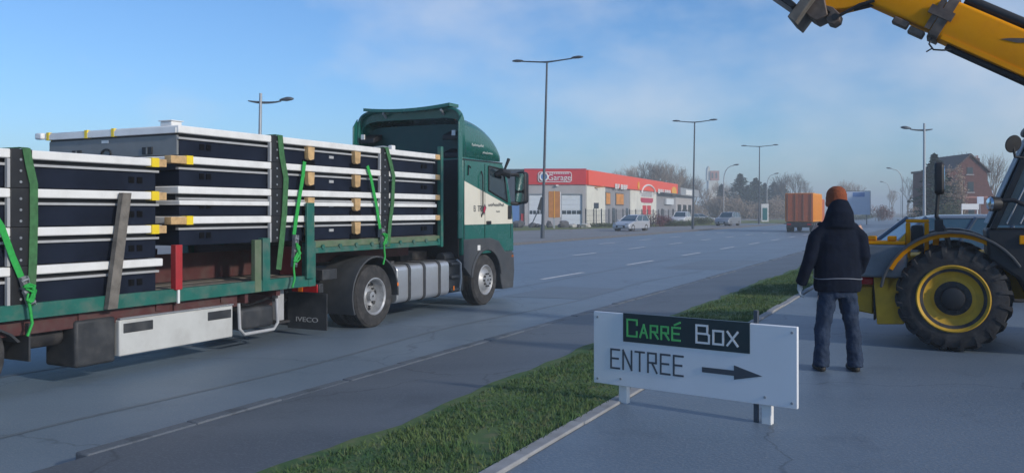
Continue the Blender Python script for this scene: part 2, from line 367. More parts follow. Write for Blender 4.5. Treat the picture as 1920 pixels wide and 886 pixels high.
# far pavement / service road, raised by the kerb
b = B()
for s0 in range(-40, 330, 10): b.add([RP(s0,-58,.12), RP(s0,-21.35,.12), RP(s0+10,-21.35,.12), RP(s0+10,-58,.12)], [(0,1,2,3)])
struct(b.build('pavement', 'pavement'))
# kerb stones
kb = B(); kb.box(.006, .994, -.15, 0, -.02, .135)
ks = thing('kerb', None, None); struct(ks); base = kb.build('kerb_stone', 'kerb_old', ks, bevel=.015); base.location = RP(18, -21.2); base.rotation_euler = (0,0,TH)
# local +y is towards -t; stones lie from t=-21.2 outward
base.location = RP(18, -21.35); 
for i in range(1, 150):
    o = base.copy(); COL.objects.link(o); o.location = RP(18+i, -21.35+random.uniform(-.008,.008)); o.parent = ks
ks2 = thing('kerb', None, None); struct(ks2)
nb = B(); nb.box(.006, .994, 0, .14, -.02, .15); base2 = nb.build('kerb_stone', 'asphalt_dark', ks2, bevel=.015)
base2.location = RP(4, -5.36); base2.rotation_euler = (0,0,TH)
for i in range(1, 70):
    o = base2.copy(); COL.objects.link(o); o.parent = ks2; o.location = RP(4+i, -5.36+random.uniform(-.012,.012), random.uniform(-.012,.006))
# near path, verge and yard, following gz()
def strip(name, ts, s0, s1, ds, m, lift=0., wob=0.):
    b = B(); k = int((s1-s0)/ds)
    rows = []
    for i in range(k+1):
        s_ = s0+i*ds; rows.append([RP(s_, t+(wob*mnoise.noise(Vector((s_*.45, t*3.1, 0)))+wob*.5*mnoise.noise(Vector((s_*1.7, t*3.1, 5))) if wob and j == 0 else 0), gz(t)+lift) for j, t in enumerate(ts)])
    b.loft(rows, cap=False, closed=False); me = b.build(name, m)
    bm = bmesh.new(); bm.from_mesh(me.data); bmesh.ops.recalc_face_normals(bm, faces=bm.faces)
    if sum(f.normal.z for f in bm.faces) < 0: bmesh.ops.reverse_faces(bm, faces=bm.faces)
    bm.to_mesh(me.data); bm.free(); return struct(me)
strip('path', (-5.36, -4.6, -3.8, -2.4), -6, 90, 2, 'asphalt_dark', -.002)
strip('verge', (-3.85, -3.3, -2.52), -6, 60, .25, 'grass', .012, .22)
strip('yard', (-2.4, 0, 6, 60), -14, 90, 4, 'yard', 0)
ks3 = thing('kerb', None, None); struct(ks3)
nb = B(); nb.box(.005, .995, 0, .11, -.1, .275); base3 = nb.build('kerb_stone', 'kerb', ks3, bevel=.01)
base3.location = RP(2, -2.41); base3.rotation_euler = (0,0,TH)
for i in range(1, 58):
    o = base3.copy(); COL.objects.link(o); o.parent = ks3; o.location = RP(2+i, -2.41+random.uniform(-.008,.008), random.uniform(-.008,.004))
# grass blades on the near verge
rg = random.Random(11); b = B()
for i in range(46000):
    s_ = 3 + 30*(rg.random()**1.5); t = rg.uniform(-3.75, -2.5)
    edge = -3.72 + .22*mnoise.noise(Vector((s_*.45, -3.85*3.1, 0)))
    if t < edge or mnoise.noise(Vector((s_*.9, t*2.2, 3))) > .28+.25*rg.random(): continue
    p = RP(s_, t, gz(t)+.01); a = rg.uniform(0, 6.28); h = rg.uniform(.015, .05)*(1+.7*mnoise.noise(Vector((s_*1.3, t*2.5, 9)))); dx, dy = math.cos(a)*.006, math.sin(a)*.006; lx, ly = rg.gauss(0,.02), rg.gauss(0,.02)
    b.add([(p.x-dx,p.y-dy,p.z),(p.x+dx,p.y+dy,p.z),(p.x+lx,p.y+ly,p.z+h)], [(0,1,2)])
tag(b.build('grass_blades', 'grass', smooth=0), kind='stuff')
# far grass verges
def poly_sheet(name, pts, z, m): b = B(); b.sheet(pts, z); return struct(b.build(name, m))
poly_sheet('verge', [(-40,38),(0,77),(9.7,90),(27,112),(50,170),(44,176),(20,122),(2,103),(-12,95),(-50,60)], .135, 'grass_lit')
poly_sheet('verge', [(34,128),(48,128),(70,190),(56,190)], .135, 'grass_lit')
poly_sheet('side_road', [(30.2,116),(33,116),(56,150),(50,158)], .131, 'asphalt')

# ================================================================== LORRY: tractor + trailer (local x = s, y = lateral, near side y=-1.25)
TC = -9.35
def at_truck(px, py, y=-1.25):      # pixel -> (s, z) on a plane of the lorry
    t = TC - y; u = (px-960)/F; Z = t/(.893*u-DX)
    return (DX*u*Z+.893*Z, HC-(py-HZ)/F*Z)
def wheel(parent, x, y, r, wd, side, name='wheel', rim='rim_steel', deep=True, n=40):
    """side=-1: outer face towards -y"""
    ww = link(name, None, parent); ww.location = (x, y, r)
    b = B(); o = side
    b.lathe([(r*.58,-wd*.48),(r*.80,-wd*.5),(r*.93,-wd*.48),(r,-wd*.36),(r,-wd*.12),(r*.985,-wd*.11),(r*.985,-wd*.08),(r,-wd*.07),(r,wd*.07),(r*.985,wd*.08),(r*.985,wd*.11),(r,wd*.12),(r,wd*.36),(r*.93,wd*.48),(r*.80,wd*.5),(r*.58,wd*.48),(r*.58,-wd*.48)], (0,0,0), (0,o,0), n)
    b.build('tyre', 'tyre', ww, normals=True)
    b = B()
    if deep:   # drive wheel: dished rim
        b.lathe([(r*.60,wd*.50),(r*.57,wd*.51),(r*.53,wd*.44),(r*.50,wd*.10),(r*.44,-.02),(r*.30,-.03),(r*.28,wd*.02),(r*.16,wd*.10),(r*.15,wd*.34),(.02,wd*.36)], (0,0,0), (0,o,0), n)
    else:
        b.lathe([(r*.60,wd*.50),(r*.57,wd*.52),(r*.53,wd*.46),(r*.50,wd*.36),(r*.44,wd*.40),(r*.34,wd*.56),(r*.30,wd*.58),(r*.20,wd*.56),(r*.19,wd*.64),(.02,wd*.66)], (0,0,0), (0,o,0), n)
    b.build('rim', rim, ww, normals=True)
    b = B()
    for k in range(10):
        a = k*math.pi/5; rr_ = r*.36 if deep else r*.255; h = -.02 if deep else wd*.57
        b.cyl((rr_*math.cos(a), o*h, rr_*math.sin(a)), (rr_*math.cos(a), o*(h+.035), rr_*math.sin(a)), .016, n=6)
    b.build('wheel_nut', 'chassis', ww)
    if deep:
        b = B()
        for k in range(8):
            a = k*math.pi/4+.2; b.cyl((r*.44*math.cos(a), o*.0, r*.44*math.sin(a)), (r*.44*math.cos(a), o*.006, r*.44*math.sin(a)), .032, n=10)
        b.build('hand_hole', 'jcb_black', ww)['kind'] = 'stuff'
    return ww
TR = thing('truck_tractor', 'green and cream high-roofed tractor unit hauling the loaded trailer along the road', 'truck', RP(0, TC), TH)
# chassis
b = B()
for y in (-.42, .42): b.box(9.95, 15.9, y-.04, y+.04, .62, .86)
for x in (10.0, 10.6, 12.0, 13.3): b.box(x, x+.1, -.38, .38, .66, .82)
b.box(10.6, 12.0, -.6, .6, .86, .90); b.cyl((11.22,-1.0,.5),(11.22,1.0,.5),.12,n=10); b.cyl((14.93,-1.0,.48),(14.93,1.0,.48),.08,n=10)
b.box(13.0, 13.9, -.5, .5, .5, 1.1); b.box(14.1,15.7,-.5,.5,.45,1.0)
b.build('chassis', 'chassis', TR)
for y in (-1.08, -.74): wheel(TR, 11.22, y, .50, .30, -1, deep=(y < -1))
for y in (1.08, .74): wheel(TR, 11.22, y, .50, .30, 1)
wheel(TR, 14.93, -1.06, .50, .33, -1, deep=False); wheel(TR, 14.93, 1.06, .50, .33, 1, deep=False)
# rear mudguards
for sgn in (-1, 1):
    b = B(); rings = []
    for k in range(19):
        a = R(205 - k*(205-(-5))/18)
        r0 = .60
        p = lambda rr_, y: (11.22+rr_*math.cos(a), y, .52+rr_*math.sin(a))
        ys = (sgn*1.26, sgn*.58)
        rings.append([p(r0+.03, ys[0]), p(r0+.03, ys[1]), p(r0, ys[1]), p(r0, ys[0])])
    b.loft(rings); 
    b.build('mudguard', 'grey_plastic', TR, normals=True, bevel=.008)
# rear crossbar with lamps and mud flaps
b = B(); b.box(9.86, 9.96, -1.22, 1.22, .66, .80); b.box(9.96, 10.3, -1.2, -.45, .84, 1.0); b.box(9.96, 10.3, .45, 1.2, .84, 1.0); b.build('rear_bumper', 'dark_plastic', TR, bevel=.015)
for sgn in (-1, 1):
    lm = B().box(9.835, 9.86, *sorted((sgn*1.2, sgn*.72)), .67, .79).build('rear_light', 'red_lens', TR, bevel=.01)
    B().box(9.826, 9.8345, *sorted((sgn*.93, sgn*.85)), .675, .785).build('indicator', 'orange_lens', lm)
    fl = B().box(10.0, 10.02, *sorted((sgn*1.24, sgn*.5)), .10, .64).build('mud_flap', 'dark_plastic', TR)
    if sgn < 0:
        me = fontmesh('IVECO', .10, .002, 1.5); me.transform(Matrix.Rotation(R(-90), 4, 'Z')); me.materials.append(M['lip_steel'])
        o = link('lettering', me, fl); o.location = (9.997, -.87, .24)
# marker lamp
B().box(13.62, 13.66, -1.262, -1.25, .40, .48).build('marker_light', 'orange_lens', TR, bevel=.004)
B().box(11.80, 11.84, -1.262, -1.254, .62, .68).build('marker_light', 'orange_lens', TR, bevel=.004)
# fuel tank with straps
def rrect(y0, y1, z0, z1, r, k=5):
    out = []
    for cy, cz, a0 in ((y1-r, z1-r, 0), (y0+r, z1-r, 90), (y0+r, z0+r, 180), (y1-r, z0+r, 270)):
        for i in range(k+1): a = R(a0+90*i/k); out.append((cy+r*math.cos(a), cz+r*math.sin(a)))
    return out
ft = B().prism(rrect(-1.24, -.62, .32, .96, .10), 11.82, 13.5, 'x').build('fuel_tank', 'aluminium', TR, bevel=.012)
for x in (12.15, 12.62, 13.12): B().prism(rrect(-1.254, -.606, .306, .974, .105), x, x+.07, 'x').build('tank_strap', 'dark_plastic', ft, bevel=.004)
B().cyl((11.98,-1.0,.965),(11.98,-1.0,1.02),.06,n=14).build('filler_cap', 'dark_plastic', ft)
B().prism(rrect(.62, 1.24, .32, .96, .10), 11.82, 13.5, 'x').build('fuel_tank', 'aluminium', TR, bevel=.012)
# steps / battery tray between tank and front wheel
st = B().box(13.56, 14.18, -1.16, -.6, .34, .95).build('step_box', 'dark_plastic', TR, bevel=.03)
for z in (.38, .62, .86): B().box(13.60, 13.90, -1.24, -1.165, z, z+.05).build('step', 'grey_plastic', st, bevel=.01)
B().tube([(13.95,-1.2,.36),(13.97,-1.22,.6),(13.95,-1.22,.88),(13.85,-1.2,.95)], .02, 8).build('grab_rail', 'lip_steel', st)
# ---- cab body
CW = 1.24
prof = [(14.0,1.02),(14.0,2.90),(15.62,2.86),(15.86,2.55),(16.08,1.98),(16.14,1.62),(16.16,1.02)]
prof_in = [(14.0,1.02),(14.0,2.90),(15.75,2.86),(16.02,2.55),(16.26,1.98),(16.36,1.62),(16.40,1.02)]
b = B(); rings = []
for y, pr, zz in ((-CW, prof, 0), (-CW+.30, prof_in, 0), (CW-.30, prof_in, 0), (CW, prof, 0)):
    rings.append([(x, y, z) for x, z in pr])
b.loft(rings); cab = b.build('cab', 'cab_green', TR, bevel=.035, normals=True, seg=3)
# rear bulkhead in dark plastic
B().box(13.955, 13.998, -1.17, 1.17, .98, 2.84).build('rear_bulkhead', 'jcb_black', cab, bevel=.02)
# cream livery panel on both flanks (print following the side)
for sgn in (-1, 1):
    pl = [(14.045,2.44),(14.045,1.605),(16.08,1.605),(16.03,1.95)]
    B().prism(pl, sgn*(CW+.004), sgn*(CW-.01)).build('livery_panel', 'cab_cream', cab, normals=True)
# lettering and lozenge emblem on the cream panel (near side)
b = B(); Xs = Matrix.Translation((0, -CW-.0045, 0))
strokes(b, 'B TRO', 14.42, 1.865, .10, .055, .025, .017, X=Xs); scribble(b, 15.0, 1.955, .68, .085, 22, .016, Xs, 4); scribble(b, 15.34, 1.84, .16, .04, 8, .010, Xs, 6)
b.build('lettering', 'sign_grey', cab, smooth=0)
b = B(); b.prism([(14.76,1.87),(14.86,2.02),(14.92,1.93),(14.82,1.78)], -CW-.008, -CW); o = b.build('emblem', 'sign_grey', cab, normals=True)
b = B(); b.prism([(14.79,1.88),(14.855,1.975),(14.89,1.92),(14.825,1.825)], -CW-.010, -CW-.004); b.build('emblem', 'emblem_red', cab, normals=True)
# door outline, handle, seams (thin grooves stand as dark strips)
b = B()
for x0, x1, z0, z1 in ((14.86,14.872,1.30,2.80),(16.0,16.01,1.30,1.62),(14.04,14.052,1.05,2.85)): b.box(x0, x1, -CW-.0065, -CW+.002, z0, z1)
b.box(14.0, 15.62, -CW-.0072, -CW+.002, 2.835, 2.86); b.build('panel_seam', 'jcb_black', cab)
B().box(14.92, 15.10, -CW-.03, -CW, 1.60, 1.67).build('door_handle', 'jcb_black', cab, bevel=.01)
B().tube([(14.72,-CW-.004,1.75),(14.70,-CW-.05,1.85),(14.70,-CW-.05,2.55),(14.72,-CW-.004,2.65)], .014, 8).build('grab_rail', 'jcb_black', cab)
# side window
def side_window(sgn):
    g = B().prism([(15.02,2.76),(15.02,2.28),(15.30,2.18),(15.84,2.06),(15.80,2.42),(15.66,2.72)], sgn*(CW+.006), sgn*(CW-.02)).build('side_window', 'glass', cab, normals=True)
    b = B()
    for p, q in (((15.02,2.76),(15.02,2.28)),((15.02,2.28),(15.84,2.06)),((15.84,2.06),(15.66,2.72)),((15.66,2.72),(15.02,2.76))):
        b.tube([(p[0],sgn*(CW+.006),p[1]),(q[0],sgn*(CW+.006),q[1])], .018, 6)
    b.build('frame', 'jcb_black', g); return g
side_window(-1); side_window(1)
# small rear quarter trim and hook seen on the sleeper flank
b = B(); b.tube([(14.30,-CW-.006,2.70),(14.20,-CW-.012,2.74),(14.19,-CW-.012,2.55)], .012, 6); b.build('vent_trim', 'jcb_black', cab)
# windscreen
b = B(); b.add([(16.345,-.96,1.72),(16.345,.96,1.72),(15.99,.96,2.64),(15.99,-.96,2.64)], [(0,1,2,3)]); b.build('windscreen', 'glass', cab, normals=True)
# lower skirt: green lower band edge + dark wheel arch + bumper
sk = B(); arch = [(14.93+.60*math.cos(R(a)), .50+.60*math.sin(R(a))) for a in range(168, 8, -8)]
pl = [(14.03,1.035)] + [(14.03,.80),(14.28,.62)] + arch + [(15.55,.42),(15.62,.26),(16.10,.26),(16.16,.62),(16.12,1.0),(15.75,1.02),(15.45,1.26),(15.1,1.33),(14.03,1.33)]
for sgn in (-1, 1):
    B().prism(pl, sgn*(CW+.012), sgn*(CW-.25)).build('wheel_arch', 'grey_plastic', TR, normals=True, bevel=.012)
for sgn in (-1, 1):
    b = B(); rings = []
    for k in range(13):
        a = R(172-k*164/12); p = lambda r_, y: (14.93+r_*math.cos(a), y, .50+r_*math.sin(a))
        rings.append([p(.66,sgn*1.275), p(.66,sgn*1.2), p(.595,sgn*1.2), p(.595,sgn*1.275)])
    b.loft(rings); b.build('arch_lip', 'grey_plastic', TR, normals=True, bevel=.01)
bp = B(); rings = []
for y, x in ((-1.23,16.10),(-1.1,16.32),(-.8,16.42),(.8,16.42),(1.1,16.32),(1.23,16.10)): rings.append([(x,y,.26),(x,y,1.05),(15.7,y,1.05),(15.7,y,.26)])
bp.loft(rings); bmp = bp.build('bumper', 'grey_plastic', TR, normals=True, bevel=.03)
B().box(16.02, 16.12, -1.252, -1.23, .90, .95).build('indicator', 'orange_lens', bmp, bevel=.006)
for sgn in (-1, 1): B().box(16.40, 16.435, *sorted((sgn*1.0, sgn*.62)), .55, .75).build('headlight', 'chrome', bmp, bevel=.02)
B().box(14.55, 14.66, -CW-.016, -CW-.01, 1.10, 1.20).build('sticker', 'white_paint', TR)
# roof fairing (shell open to the back)
def ztop(s):
    if s < 14.115: return 3.87
    return 2.90 + .80*math.sqrt(max(0., 1-((s-14.1)/1.63)**2.2))
def arch_ring(s, hw, zt, n=40, e=.24):
    out = []
    for i in range(n+1):
        a = math.pi*i/n; c, sn = math.cos(a), math.sin(a)
        out.append((s, -hw*math.copysign(abs(c)**e, c)*(1-.10*sn**2*0), 2.885+(zt-2.885)*abs(sn)**(e*1.25)))
    return out
b = B(); rings = []
for s_ in [13.98,14.05,14.11,14.12,14.2,14.3,14.42,14.56,14.7,14.84,14.98,15.12,15.26,15.38,15.48,15.57,15.64,15.69]:
    rings.append(arch_ring(s_, 1.228 if s_ < 14.115 else 1.21-.06*(s_-14.12)/1.57, max(ztop(s_), 2.90), e=.24 if s_ < 14.115 else .26))
b.loft(rings, cap=False, closed=False)
fr = b.build('roof_fairing', 'cab_green', TR, normals=True, smooth=50); md = fr.modifiers.new('solid', 'SOLIDIFY'); md.thickness = .05; md.offset = -1
# back wall of the sleeper roof inside the fairing
b = B(); b.add(*(lambda r: ([(x+.30, y*.955, z-.04 if z > 2.95 else z) for x, y, z in r], [tuple(range(len(r)))]))(arch_ring(13.98, 1.222, 3.60)))
md_ = b.build('fairing_bulkhead', 'cab_green_dark', TR, normals=True)
# adjustable lip of the fairing, sagging in the middle
b = B(); rings = []
for k in range(21):
    y = -1.0+2.0*k/20; z = 3.80+.06*abs(y)**2; rings.append([(13.90,y,z),(13.90,y,z+.06),(14.25,y,z+.06),(14.25,y,z+.0)])
b.loft(rings); b.build('fairing_lip', 'cab_green', TR, normals=True)
for y in (-.72, .62): B().tube([(14.26,y,3.66),(13.93,y-.08,3.80)], .025, 8).build('strut', 'lip_steel', TR)
for sgn in (-1, 1):
    for z in (3.32, 2.98):
        B().prism([(13.98,z),(14.26,z+.10),(14.26,z-.02),(13.98,z-.10)], sgn*1.19, sgn*.80).build('fairing_bracket', 'jcb_black', TR, normals=True, bevel=.015)
    B().box(13.955, 13.985, *sorted((sgn*1.10, sgn*1.02)), 3.30, 3.40).build('reflector', 'white_paint', TR)
# pale side deflector flap behind the door, both sides
for sgn in (-1, 1):
    B().prism([(13.84,1.35),(13.86,3.55),(14.0,3.72),(14.02,1.35)], sgn*1.238, sgn*1.208).build('side_deflector', 'cab_green', TR, normals=True, bevel=.01)
B().cyl((14.22,-1.0,3.56),(14.22,-1.0,3.62),.055,n=14).build('beacon_base', 'jcb_black', TR)
bk = B().lathe([(.062,0),(.066,.02),(.06,.15),(.045,.19),(.0,.2)], (14.22,-1.0,3.62), (0,0,1), 18).build('beacon', 'orange_lens', TR, normals=True)
# slogan on the fairing flank
b = B(); Xs = Matrix.Translation((0, -1.228, 0))
scribble(b, 14.36, 3.12, .48, .06, 18, .008, Xs, 2); scribble(b, 14.80, 3.0, .42, .05, 16, .007, Xs, 3)
b.build('lettering', 'white_frame', fr, smooth=0)
# sun visor, mirrors, wiper column
B().prism([(15.78,2.78),(16.14,2.66),(16.15,2.60),(15.84,2.70)], -1.16, 1.16).build('sun_visor', 'jcb_black', TR, normals=True, bevel=.01)
B().tube([(15.66,-1.23,2.62),(15.80,-1.3,2.95)], [.02,.035], 8).build('aerial_arm', 'jcb_black', TR)
for sgn in (-1, 1):
    mr = B().prism(rrect(sgn*1.37-.13, sgn*1.37+.13, 2.02, 2.70, .08), 16.18, 16.36, 'x').build('mirror_housing', 'jcb_black', TR, bevel=.03, normals=True)
    B().prism(rrect(sgn*1.37-.10, sgn*1.37+.10, 2.30, 2.66, .05), 16.174, 16.182, 'x').build('mirror_glass', 'chrome', mr)
    B().prism(rrect(sgn*1.37-.10, sgn*1.37+.10, 2.06, 2.25, .05), 16.174, 16.182, 'x').build('mirror_glass', 'chrome', mr)
    B().tube([(15.9,sgn*1.2,2.62),(16.15,sgn*1.3,2.64),(16.25,sgn*1.36,2.6)], .04, 8).build('mirror_arm', 'jcb_black', mr)
    B().tube([(16.0,sgn*1.2,2.03),(16.2,sgn*1.3,2.02),(16.27,sgn*1.36,2.06)], .04, 8).build('mirror_arm', 'jcb_black', mr)
    B().tube([(15.30,sgn*1.25,2.60),(15.36,sgn*1.36,2.66),(15.55,sgn*1.40,2.63),(15.72,sgn*1.34,2.56)], [.05,.075,.075,.03], 10).build('kerb_mirror', 'jcb_black', TR)
    B().box(15.86, 16.02, *sorted((sgn*1.243, sgn*1.262)), 1.70, 1.98).build('dark_trim', 'jcb_black', TR, bevel=.006)

# air lines hanging behind the cab, battery cable and small fittings
for y, m in ((-.35,'red_paint'),(-.15,'jcb_black'),(.1,'shell_yellow')):
    B().tube([(13.95,y,1.75),(13.82,y-.02,1.45),(13.62,y-.03,1.28),(13.40,y,1.40),(13.30,y,1.52)], .018, 6).build('air_line', m, TR)
B().cyl((13.62,-.98,.99),(14.1,-.98,.99),.10,n=14).build('air_tank', 'dark_plastic', TR, bevel=.015)
# ------------------------------------------------------------------ trailer
TL = thing('flatbed_trailer', 'stepped green flatbed trailer with stakes and white side locker, carrying the cabin packs', 'trailer', RP(0, TC), TH)
for sgn in (-1, 1):
    B().box(-4, 9.72, *sorted((sgn*1.25, sgn*1.18)), .785, .94).build('side_rail', 'trailer_green', TL, bevel=.006)
    B().box(9.58, 9.74, *sorted((sgn*1.258, sgn*1.13)), .78, 1.42).build('corner_post', 'trailer_green', TL, bevel=.008)
    B().box(9.745, 13.25, *sorted((sgn*1.252, sgn*1.18)), 1.25, 1.33).build('side_rail', 'trailer_green', TL, bevel=.006)
    B().box(9.745, 13.25, *sorted((sgn*1.235, sgn*1.17)), 1.332, 1.425).build('upper_rail', 'olive_green', TL, bevel=.006)
    B().box(13.17, 13.25, *sorted((sgn*1.27, sgn*1.19)), 1.22, 3.03).build('stake', 'trailer_green', TL, bevel=.006)
    B().box(-4, 9.6, *sorted((sgn*.62, sgn*.46)), .42, .76).build('frame_beam', 'frame_red', TL, bevel=.008)
    B().box(-4, 8.3, *sorted((sgn*1.16, sgn*1.05)), .62, .775).build('frame_beam', 'frame_red', TL, bevel=.008)
# deck planks (visible stretch) and cross members
for k in range(12):
    y = -1.17+.195*k; B().box(-4, 9.7, y+.004, y+.191, .87, .925+.006*math.sin(k*2.3)).build('deck_plank', 'old_wood', TL)
for k in range(10):
    y = -1.16+.232*k; B().box(9.76, 13.2, y+.004, y+.228, 1.36, 1.432).build('deck_plank', 'old_wood', TL)
b = B(); 
for x in range(-3, 10): b.box(x, x+.08, -1.18, 1.18, .70, .868)
b.build('cross_member', 'frame_red', TL)
B().box(9.70, 9.744, -1.13, -.62, .93, 1.34).build('step_wall', 'red_paint', TL); B().box(9.70, 9.744, -.61, 1.13, .93, 1.34).build('step_wall', 'frame_red', TL)
B().box(9.745, 13.2, -.55, .55, 1.05, 1.355).build('gooseneck_beam', 'frame_red', TL, bevel=.01)
b = B()
for k in range(9): b.cyl((9.9+.4*k,-1.245,1.34),(9.9+.4*k,-1.268,1.34),.035,n=10)
b.build('lashing_ring', 'trailer_green', TL)
# posts on the near side
B().box(8.66, 8.80, -1.262, -1.17, .79, 1.50).build('stake', 'trailer_green', TL, bevel=.006)
B().box(8.52, 8.64, -1.255, -1.185, .79, 1.48).build('stake', 'olive_green', TL, bevel=.006)
B().box(9.50, 9.66, -1.30, -1.262, .90, 1.98).build('stake', 'trailer_green', TL, bevel=.006)
tag(B().box(7.19, 7.29, -1.285, -1.20, .93, 1.46).build('stake', 'red_paint', TL, bevel=.005), 'red painted stake')
B().box(7.23, 7.26, -1.275, -1.255, .77, .928).build('reflector', 'white_paint', TL)
B().prism([(6.24,.80),(6.36,.80),(6.54,2.06),(6.43,2.06)], -1.33, -1.262).build('stake', 'old_wood', TL, normals=True)
# red low boards lying on deck under the overhang
B().box(7.35, 9.4, -.35, -.28, .94, 1.30).build('headboard', 'frame_red', TL)
B().box(7.6, 8.2, .2, .26, .93, 1.35).build('headboard', 'frame_red', TL)
# side locker
lk = B().box(6.47, 8.16, -1.22, -.62, .25, .655).build('side_locker', 'box_white', TL, bevel=.015)
for x0, x1 in ((6.52,6.92),(7.74,8.13)): B().box(x0, x1, -1.226, -1.2, .50, .61).build('vent_plate', 'dark_plastic', lk, bevel=.008)
B().box(6.47, 8.16, -1.232, -1.19, .657, .675).build('lid_edge', 'aluminium', lk)
# dark flap and spare wheel carrier
B().box(5.95, 6.44, -1.20, -.7, .20, .70).build('water_tank', 'dark_plastic', TL, bevel=.03)
B().tube([(8.32,-1.16,.66),(8.32,-1.18,.33),(8.40,-1.18,.25),(8.95,-1.18,.25),(9.03,-1.18,.33),(9.03,-1.16,.66)], .022, 8).build('carrier_rail', 'lip_steel', TL)
sp = B().box(8.36, 9.0, -1.15, -.55, .29, .58).build('carrier_box', 'dark_plastic', TL, bevel=.05, seg=3)
for sgn in (-1, 1):
    lg = B().box(9.22, 9.34, *sorted((sgn*1.02, sgn*.9)), .32, .86).build('landing_leg', 'lip_steel', TL, bevel=.01); B().box(9.14, 9.42, *sorted((sgn*1.06, sgn*.86)), .28, .318).build('foot', 'chassis', lg, bevel=.01)
B().cyl((5.50,-.95,.55),(5.92,-.95,.55),.11,n=14).build('air_tank', 'chassis', TL, bevel=.02)
for x in (7.25, 8.4): B().box(x, x+.06, -1.19, -1.02, .655, .78).build('bracket', 'frame_red', TL)
B().tube([(8.2,-1.0,.70),(8.6,-1.06,.60),(9.0,-1.02,.66),(9.3,-.95,.60),(9.6,-.8,.72)], .018, 6).build('brake_hose', 'jcb_black', TL)
for x in (4.76, 3.40, 2.04):
    for sgn in (-1, 1): wheel(TL, x, sgn*1.02, .46, .36, sgn, deep=False)
for sgn in (-1, 1):
    b = B(); rings = []
    for k in range(9):
        a = R(20+k*140/8); p = lambda r_, y: (4.76+r_*math.cos(a), y, .46+r_*math.sin(a)*.55)
        rings.append([p(.60,sgn*1.24), p(.60,sgn*.8), p(.57,sgn*.8), p(.57,sgn*1.24)])
    b.loft(rings); b.build('mudguard', 'dark_plastic', TL, normals=True)
B().box(5.42, 5.44, -1.22, -.8, .36, .74).build('mud_flap', 'dark_plastic', TL)

# ------------------------------------------------------------------ cabin packs
FY = 1.235
def cabin_pack(label, s0, s1, z0, h, blocks, flip=False, top=False, posts=(), wedges=(), group='flat cabin packs on the trailer', pock=()):
    """group of frame, panel, corner blocks; placed in lorry coordinates as a top-level thing"""
    T = thing('cabin_pack', label, 'cabin pack', RP(s0, TC, z0), TH, group)
    Ln = s1-s0; fh = .095
    B().box(0, Ln, -FY, FY, h-fh, h-.004).build('roof_frame', 'white_frame', T, bevel=.012)
    B().box(.06, Ln-.06, -FY+.055, FY-.055, .006, h-fh-.075).build('side_panel', 'black_panel', T, bevel=.006)
    B().box(.03, Ln-.03, -FY+.085, FY-.085, h-fh-.075, h-fh-.002).build('inner_frame', 'jcb_black', T)
    B().box(.03, Ln-.03, -FY+.03, -FY+.085, h-fh-.072, h-fh-.045).build('lip_rail', 'lip_steel', T, bevel=.004)
    if flip: B().box(.02, Ln-.02, -FY+.004, FY-.004, h-fh-.135, h-fh-.078).build('floor_frame', 'white_frame', T, bevel=.008)
    for x in blocks:
        x0, x1, end = x
        wb = B().box(x0, x1, -FY-.014, -FY+.10, h-fh-.004, h-.008).build('wooden_block', 'wood', T, bevel=.006)
        y0, y1 = (x0-.05, x0+.05) if end else (x1-.05, x1+.05)
        if end != 2: B().box(y0, y1, -FY-.018, -FY+.104, h-fh-.008, h+.002).build('yellow_tape', 'yellow_tape', wb)
    for x in posts:
        p = B().box(x-.13, x+.09, -FY-.012, -FY+.03, .002, h-.001).build('lifting_post', 'jcb_black', T, bevel=.004)
        B().box(x-.165, x-.135, -FY-.010, -FY+.03, .004, h-fh-.003).build('post_edge', 'lip_steel', p)
        b = B()
        for k in range(3): b.cyl((x-.03,-FY-.012,.06+.11*k),(x-.03,-FY-.016,.06+.11*k),.014,n=8)
        b.build('bolt', 'galvanised', p)
    for x in wedges:
        B().prism([(x-.075,h-fh-.012),(x+.075,h-fh-.012),(x+.06,h-fh-.185),(x-.02,h-fh-.205),(x-.06,h-fh-.185)], -FY-.03, -FY+.045).build('wooden_wedge', 'wood', T, normals=True, bevel=.004)
        B().box(x-.10, x+.16, -FY+.038, -FY+.056, h-fh-.27, h-fh-.20).build('pocket', 'void', T)
    for x in pock:
        b = B(); b.box(x-.08, x-.01, -FY+.046, -FY+.056, .09, .16); b.box(x+.03, x+.10, -FY+.046, -FY+.056, .09, .16); b.build('pocket', 'void', T)
    return T
NL = ['lowest', 'second lowest', 'second highest', 'topmost']
h1 = (2.465-.895+.0)/4
for k in range(4):
    z0 = .93+k*.385
    cabin_pack(f'black and white cabin pack on the low rear deck, {NL[k]} of the left stack', 1.10, 7.05, z0, .385, [(5.83,5.99,True)] if k else [], posts=(4.25,), pock=(5.6,))
